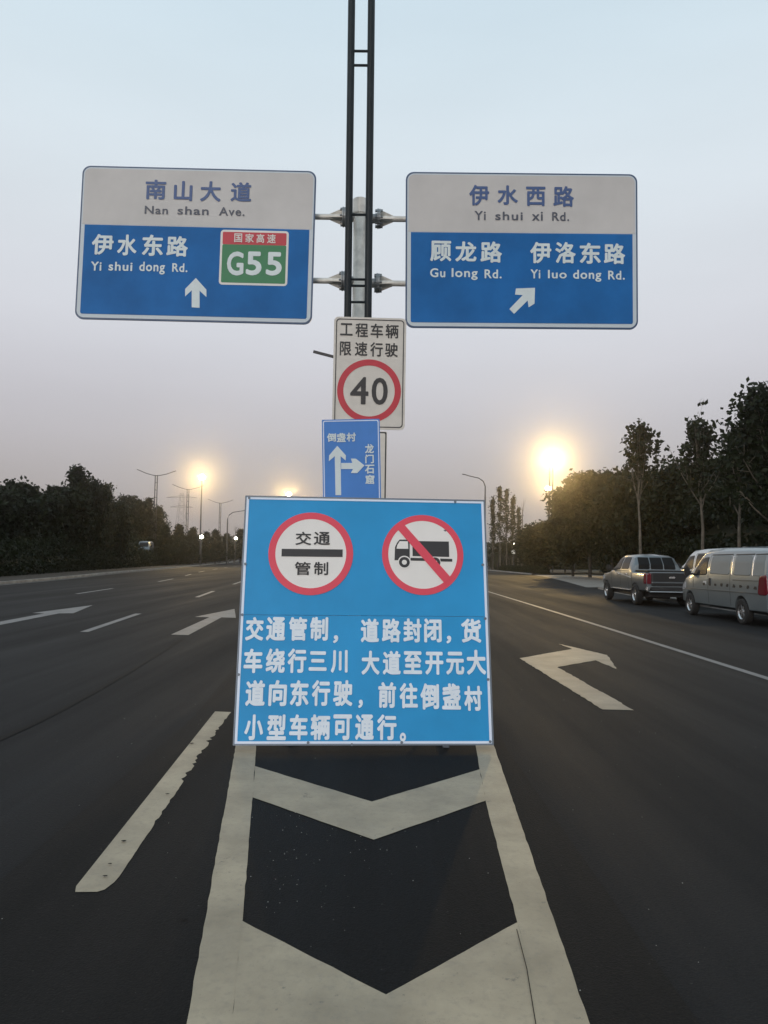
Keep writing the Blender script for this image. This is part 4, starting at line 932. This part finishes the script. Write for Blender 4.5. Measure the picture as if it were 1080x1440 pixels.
def wheel(root, x, y, r, w, sd, rimm='chrome', spokes=6):
    t = empty('wheel', (x, y, r)); t.parent = root
    def ty(bm):
        prof = [(r * .62, -w / 2), (r * .88, -w / 2), (r * .98, -w * .38), (r, -w * .2), (r, w * .2), (r * .98, w * .38), (r * .88, w / 2), (r * .62, w / 2)]
        N = 32; R_ = [[bm.verts.new((b, a * math.cos(k * 2 * math.pi / N), a * math.sin(k * 2 * math.pi / N))) for a, b in prof] for k in range(N)]
        for k in range(N):
            for j in range(len(prof)): bm.faces.new((R_[k][j], R_[k][(j + 1) % 8], R_[(k + 1) % N][(j + 1) % 8], R_[(k + 1) % N][j]))
    part('tyre', ty, M['rubber'], t)
    def rim(bm):
        N = 28
        for a0, a1, b0, b1 in ((r * .63, r * .55, w * .46, w * .3), ):
            A = [bm.verts.new((sd * b0, a0 * math.cos(k * 2 * math.pi / N), a0 * math.sin(k * 2 * math.pi / N))) for k in range(N)]
            B = [bm.verts.new((sd * b1, a1 * math.cos(k * 2 * math.pi / N), a1 * math.sin(k * 2 * math.pi / N))) for k in range(N)]
            D = [bm.verts.new((sd * -w * .1, a1 * math.cos(k * 2 * math.pi / N), a1 * math.sin(k * 2 * math.pi / N))) for k in range(N)]
            for k in range(N):
                j = (k + 1) % N; bm.faces.new((A[k], A[j], B[j], B[k])); bm.faces.new((B[k], B[j], D[j], D[k]))
        for k in range(spokes):
            a = k * 2 * math.pi / spokes
            box(bm, (sd * w * .24, r * .32 * math.cos(a), r * .32 * math.sin(a)), (0.03, r * .56, r * .2), rot=Matrix.Rotation(a, 4, 'X'), bev=0.006)
        q = bmesh.ops.create_cone(bm, cap_ends=True, segments=20, radius1=r * .2, radius2=r * .16, depth=0.06, matrix=Matrix.Translation((sd * w * .3, 0, 0)) @ Matrix.Rotation(R(90) * sd, 4, 'Y'))
    part('rim', rim, M[rimm], t)
    part('brake_drum', lambda bm: tube(bm, [(sd * -w * .05, 0, 0), (sd * w * .02, 0, 0)], r * .55, 20), M['trim'], t)
    return t
def underbody(root, y0, y1, w):
    part('underbody', lambda bm: (box(bm, (0, (y0 + y1) / 2, 0.42), (w, y1 - y0 - 0.5, 0.22)), box(bm, (0, (y0 + y1) / 2, 0.3), (w * .35, y1 - y0 - 1.4, 0.12))), M['trim'], root)

def van(loc, label, paintm, text=True, filmed='blank_glass', rot=0):
    r = empty('van', loc, (0, 0, rot)); tag(r, label, 'van')
    def sec(hb, hs, ht, zb, zc, zbelt, zt, zr): return [(0, zb), (hb * .8, zb), (hb, zb + .06), (hs, zc), (hs * .99, zbelt), ((hs + ht) / 2 + .012, (zbelt + zt) / 2), (ht, zt - .07), (ht - .1, zt), (0, zr)]
    S = []
    for y, a in [(-2.72, (.74, .78, .64, .34, .78, 1.18, 1.80, 1.84)), (-2.62, (.82, .84, .70, .32, .80, 1.19, 1.86, 1.91)), (-1.6, (.83, .86, .72, .31, .79, 1.19, 1.88, 1.935)), (-.2, (.83, .86, .72, .31, .78, 1.18, 1.885, 1.935)),
                 (.9, (.83, .86, .70, .31, .77, 1.16, 1.84, 1.90)), (1.28, (.83, .86, .66, .31, .76, 1.14, 1.74, 1.80)), (1.75, (.82, .85, .68, .31, .75, 1.10, 1.42, 1.47)), (2.12, (.80, .83, .72, .31, .74, 1.02, 1.13, 1.17)), (2.5, (.75, .77, .66, .33, .68, .84, .92, .95)), (2.64, (.66, .70, .60, .36, .62, .74, .80, .82))]:
        S.append((y, sec(*a)))
    body, bvh = loft(S, M[paintm], r, (-1.40, 1.80), 0.375)
    for sd in (-1, 1):
        patch('door_window', [(0.60, 1.17), (1.55, 1.13), (1.20, 1.62), (0.62, 1.66)], 'x', bvh, M['glass'], r, side=sd, rnd_=.1)
        for (a, b) in ((-.77, .42), (-1.90, -1.0), (-2.50, -2.02)):
            patch('side_window', [(a, 1.20), (b, 1.20), (b - .02, 1.69), (a + .03, 1.70)], 'x', bvh, M[filmed], r, side=sd, rnd_=.1)
            patch('window_seal', [(a - .03, 1.705), (b + .03, 1.695), (b + .03, 1.725), (a - .03, 1.735)], 'x', bvh, M['trim'], r, side=sd, rnd_=.02, off=.004)
        for yy in (-.88, -1.96): patch('pillar_trim', [(yy - .03, 1.2), (yy, 1.2), (yy + .03, 1.68), (yy, 1.68)], 'x', bvh, M['chrome'], r, side=sd, rnd_=.02, off=.008)
        for yy in (.5, -.82, 1.5): patch('door_gap', [(yy, .42 if yy != 1.5 else .8), (yy + .012, .42 if yy != 1.5 else .8), (yy + .012, 1.72 if yy < 1 else 1.1), (yy, 1.72 if yy < 1 else 1.1)], 'x', bvh, M['trim'], r, side=sd, rnd_=.01, off=.002)
        patch('crease_trim', [(-2.5, .775), (2.35, .745), (2.35, .775), (-2.5, .805)], 'x', bvh, M['chrome'] if False else M['silver'], r, side=sd, rnd_=.01, off=.012)
        patch('slide_rail', [(-2.45, 1.07), (-.95, 1.06), (-.95, 1.09), (-2.45, 1.10)], 'x', bvh, M['silver'], r, side=sd, rnd_=.01, off=.008)
        patch('door_handle', [(.34, .96), (.42, .96), (.42, 1.09), (.34, 1.09)], 'x', bvh, M['trim'], r, side=sd, off=.02)
        patch('fuel_flap', [(.62, .92), (.82, .92), (.82, 1.0), (.62, 1.0)], 'x', bvh, M['white_car'], r, side=sd, off=.003)
        patch('tail_lamp', [(-2.68, .76), (-2.26, .76), (-2.34, 1.2), (-2.64, 1.24)], 'x', bvh, M['tail_red'], r, side=sd, off=.015, rnd_=.2)
        patch('head_lamp', [(2.1, .72), (2.5, .70), (2.42, .84), (2.1, .95)], 'x', bvh, M['tail_clear'], r, side=sd, off=.01, rnd_=.2)
        part('mirror', lambda bm: (box(bm, (sd * 0.98, 1.62, 1.24), (0.14, 0.12, 0.26), bev=0.03), box(bm, (sd * 0.88, 1.58, 1.18), (0.16, 0.04, 0.05))), M['trim'], r)
    patch('rear_window', [(-.58, 1.22), (.58, 1.22), (.54, 1.72), (-.54, 1.72)], 'y', bvh, M['glass'], r, side=-1, off=.01)
    patch('windscreen', [(-.64, 1.12), (.64, 1.12), (.56, 1.70), (-.56, 1.70)], 'y', bvh, M['glass'], r, side=1, off=.008)
    patch('bumper', [(-.78, .36), (.78, .36), (.78, .60), (-.78, .60)], 'y', bvh, M[paintm], r, side=-1, off=.07, rnd_=.1)
    for sd in (-1, 1): patch('tail_lamp', [(sd * .62, .80), (sd * .76, .80), (sd * .72, 1.18), (sd * .62, 1.18)], 'y', bvh, M['tail_red'], r, side=-1, off=.012)
    part('rear_wiper_spoiler', lambda bm: box(bm, (0, -2.72, 1.90), (1.1, 0.16, 0.05), bev=0.015), M['white_car'], r)
    if text:
        g = random.Random(4); 
        for k in range(9):
            y0 = .78 - k * .36; bm = bmesh.new()
            for q in range(5):
                a, b = g.uniform(0, .05), g.uniform(0, .045)
                h, nn, _, _ = bvh.ray_cast(Vector((-3, y0 - a, .90 + b)), Vector((1, 0, 0)))
                if h: box(bm, (h.x - .004, h.y, h.z), (.006, g.uniform(.07, .11), g.uniform(.03, .05)))
            bobj('lettering', bm, M['trim'], r)
    underbody(r, -2.7, 2.6, 1.3)
    for y in (-1.40, 1.80):
        for sd in (-1, 1): wheel(r, sd * 0.76, y, 0.315, 0.19, sd)
    return r

def pickup(loc, label, rot=0):
    r = empty('pickup_truck', loc, (0, 0, rot)); tag(r, label, 'pickup truck')
    def sec(hb, hs, ht, zb, zc, zbelt, zt, zr): return [(0, zb), (hb * .8, zb), (hb, zb + .08), (hs, zc), (hs * .985, zbelt), ((hs + ht) / 2, (zbelt + zt) / 2), (ht, zt - .05), (ht - .1, zt), (0, zr)]
    S = []
    for y, a in [(-2.66, (.80, .84, .80, .52, .80, 1.08, 1.15, 1.155)), (-2.60, (.85, .88, .82, .46, .82, 1.10, 1.17, 1.175)), (-1.28, (.86, .90, .83, .44, .82, 1.10, 1.17, 1.175)), (-1.24, (.86, .90, .78, .44, .82, 1.14, 1.40, 1.42)), (-1.0, (.86, .90, .70, .42, .82, 1.20, 1.68, 1.72)),
                 (-.75, (.86, .90, .68, .42, .82, 1.20, 1.73, 1.785)), (.25, (.86, .90, .68, .42, .82, 1.19, 1.74, 1.79)), (.62, (.86, .90, .68, .42, .82, 1.17, 1.66, 1.71)), (1.30, (.86, .90, .76, .42, .82, 1.10, 1.24, 1.28)), (1.42, (.86, .90, .78, .42, .82, 1.06, 1.15, 1.19)), (2.3, (.84, .88, .74, .44, .80, .98, 1.05, 1.09)), (2.6, (.76, .82, .66, .46, .72, .86, .92, .95)), (2.7, (.66, .74, .6, .5, .66, .76, .8, .82))]:
        S.append((y, sec(*a)))
    body, bvh = loft(S, M['silver'], r, (-1.55, 1.85), 0.44)
    for sd in (-1, 1):
        patch('door_window', [(.10, 1.22), (1.15, 1.17), (.62, 1.60), (.12, 1.67)], 'x', bvh, M['glass'], r, side=sd)
        patch('door_window', [(-.82, 1.23), (.0, 1.22), (.0, 1.67), (-.70, 1.66)], 'x', bvh, M['glass'], r, side=sd)
        for yy in (.05, -.86, 1.16): patch('door_gap', [(yy, .5), (yy + .012, .5), (yy + .012, 1.18), (yy, 1.18)], 'x', bvh, M['trim'], r, side=sd, rnd_=.01, off=.002)
        patch('bed_gap', [(-1.27, .5), (-1.245, .5), (-1.245, 1.1), (-1.27, 1.1)], 'x', bvh, M['trim'], r, side=sd, rnd_=.01, off=.002)
        patch('side_step', [(-.95, .44), (1.25, .44), (1.25, .50), (-.95, .50)], 'x', bvh, M['chrome'], r, side=sd, off=.08, rnd_=.02)
        for yy in (-.68, .22): patch('door_handle', [(yy, 1.03), (yy + .2, 1.03), (yy + .2, 1.08), (yy, 1.08)], 'x', bvh, M['chrome'], r, side=sd, off=.03)
        patch('belt_trim', [(-.9, 1.185), (1.2, 1.13), (1.2, 1.15), (-.9, 1.205)], 'x', bvh, M['chrome'], r, side=sd, off=.006, rnd_=.02)
        patch('side_stripe', [(-1.15, .93), (.75, 1.10), (.75, 1.125), (-1.15, .955)], 'x', bvh, M['white_car'], r, side=sd, off=.004, rnd_=.02)
        patch('tail_lamp', [(-2.64, .76), (-2.46, .76), (-2.46, 1.12), (-2.64, 1.12)], 'x', bvh, M['tail_red'], r, side=sd, off=.012, rnd_=.15)
        patch('head_lamp', [(2.15, .78), (2.55, .76), (2.5, .90), (2.15, .98)], 'x', bvh, M['tail_clear'], r, side=sd, off=.01, rnd_=.2)
        patch('tail_lamp', [(sd * .70, .76), (sd * .84, .76), (sd * .83, 1.12), (sd * .70, 1.12)], 'y', bvh, M['tail_red'], r, side=-1, off=.014, rnd_=.15)
        part('mirror', lambda bm: (box(bm, (sd * 1.02, 1.08, 1.27), (0.2, 0.12, 0.2), bev=0.04), box(bm, (sd * 0.9, 1.05, 1.2), (0.14, 0.04, 0.05))), M['trim'], r)
    def rw(x0, x1): return [(x0, 1.24), (x1, 1.24), (x1 * .93, 1.66), (x0 * .93, 1.66)]
    # rear cab glass in three lights, framed in the body colour; its bottom sits above the bed cover
    for a, b in ((-.66, -.26), (-.22, .22), (.26, .66)): patch('rear_window', rw(a, b), 'y', bvh, M['glass'], r, side=-1, off=.012, rnd_=.08)
    part('bed_cover', lambda bm: box(bm, (0, -1.97, 1.185), (1.60, 1.30, 0.05), bev=0.015), M['bed_cover'], r)
    patch('tailgate', [(-.69, .70), (.69, .70), (.69, 1.13), (-.69, 1.13)], 'y', bvh, M['bed_cover'], r, side=-1, off=.02, rnd_=.04)
    patch('tailgate_trim', [(-.69, .79), (.69, .79), (.69, .83), (-.69, .83)], 'y', bvh, M['silver'], r, side=-1, off=.03, rnd_=.02)
    part('tailgate_handle', lambda bm: box(bm, (0, -2.70, .98), (.2, .03, .06), bev=.01), M['chrome'], r)
    part('bumper', lambda bm: (box(bm, (0, -2.72, .58), (1.62, .14, .15), bev=.03)), M['trim'], r)
    part('bumper_end', lambda bm: (box(bm, (-.80, -2.70, .60), (.2, .18, .17), bev=.04), box(bm, (.80, -2.70, .60), (.2, .18, .17), bev=.04)), M['chrome'], r)
    part('bumper_bar', lambda bm: tube(bm, [(-.8, -2.82, .50), (.8, -2.82, .50)], .018, 8), M['chrome'], r)
    patch('windscreen', [(-.66, 1.2), (.66, 1.2), (.56, 1.66), (-.56, 1.66)], 'y', bvh, M['glass'], r, side=1, off=.008)
    underbody(r, -2.6, 2.6, 1.3)
    for y in (-1.55, 1.85):
        for sd in (-1, 1): wheel(r, sd * 0.80, y, 0.37, 0.23, sd, spokes=7)
    return r
van((9.67, 20.4, 0.0), 'silver van with dark marks along its side, parked nearest at the right edge', 'silver_green')
pickup((9.72, 28.6, 0.0), 'silver double cab pickup with a black tailgate, parked ahead of the silver van')
van((12.15, 27.5, 0.1), 'white van parked on the pavement, half hidden behind the silver van', 'white_car', False, 'glass')
bm = bmesh.new()
lo = [bm.verts.new(p) for p in ((-34.5, 98, 0), (-30.3, 98, 0), (-30.6, 116, 0), (-36.5, 116, 0))]; hi = [bm.verts.new(p) for p in ((-34.0, 100.5, 1.45), (-30.9, 100.5, 1.45), (-31.2, 112, 1.45), (-36, 112, 1.45))]
bm.faces.new(hi)
for k in range(4): bm.faces.new((lo[k], lo[(k + 1) % 4], hi[(k + 1) % 4], hi[k]))
bmesh.ops.recalc_face_normals(bm, faces=bm.faces); bk = bobj('bank', bm, M['grass']); bk['kind'] = 'structure'
van((-32.2, 104, 1.45), 'pale van seen head on over the left hedge, under the pointed conifer', 'silver', False, 'glass', rot=R(190))

# ------------------------------------------------------------------ volume added to give the lit lamps their halos: haze
bm = bmesh.new(); box(bm, (0, 350, 18.4), (2000, 1500, 39)); hz = bobj('halo_haze', bm, None); hz['kind'] = 'stuff'
hm = bpy.data.materials.new('halo_haze'); hm.use_nodes = True; n_ = hm.node_tree; n_.nodes.clear()
ho = n_.nodes.new('ShaderNodeOutputMaterial'); hv = n_.nodes.new('ShaderNodeVolumePrincipled')
hv.inputs['Color'].default_value = (0.95, 0.94, 0.93, 1); hv.inputs['Density'].default_value = 0.00065; hv.inputs['Anisotropy'].default_value = 0.96
n_.links.new(hv.outputs[0], ho.inputs['Volume']); hz.data.materials.append(hm)
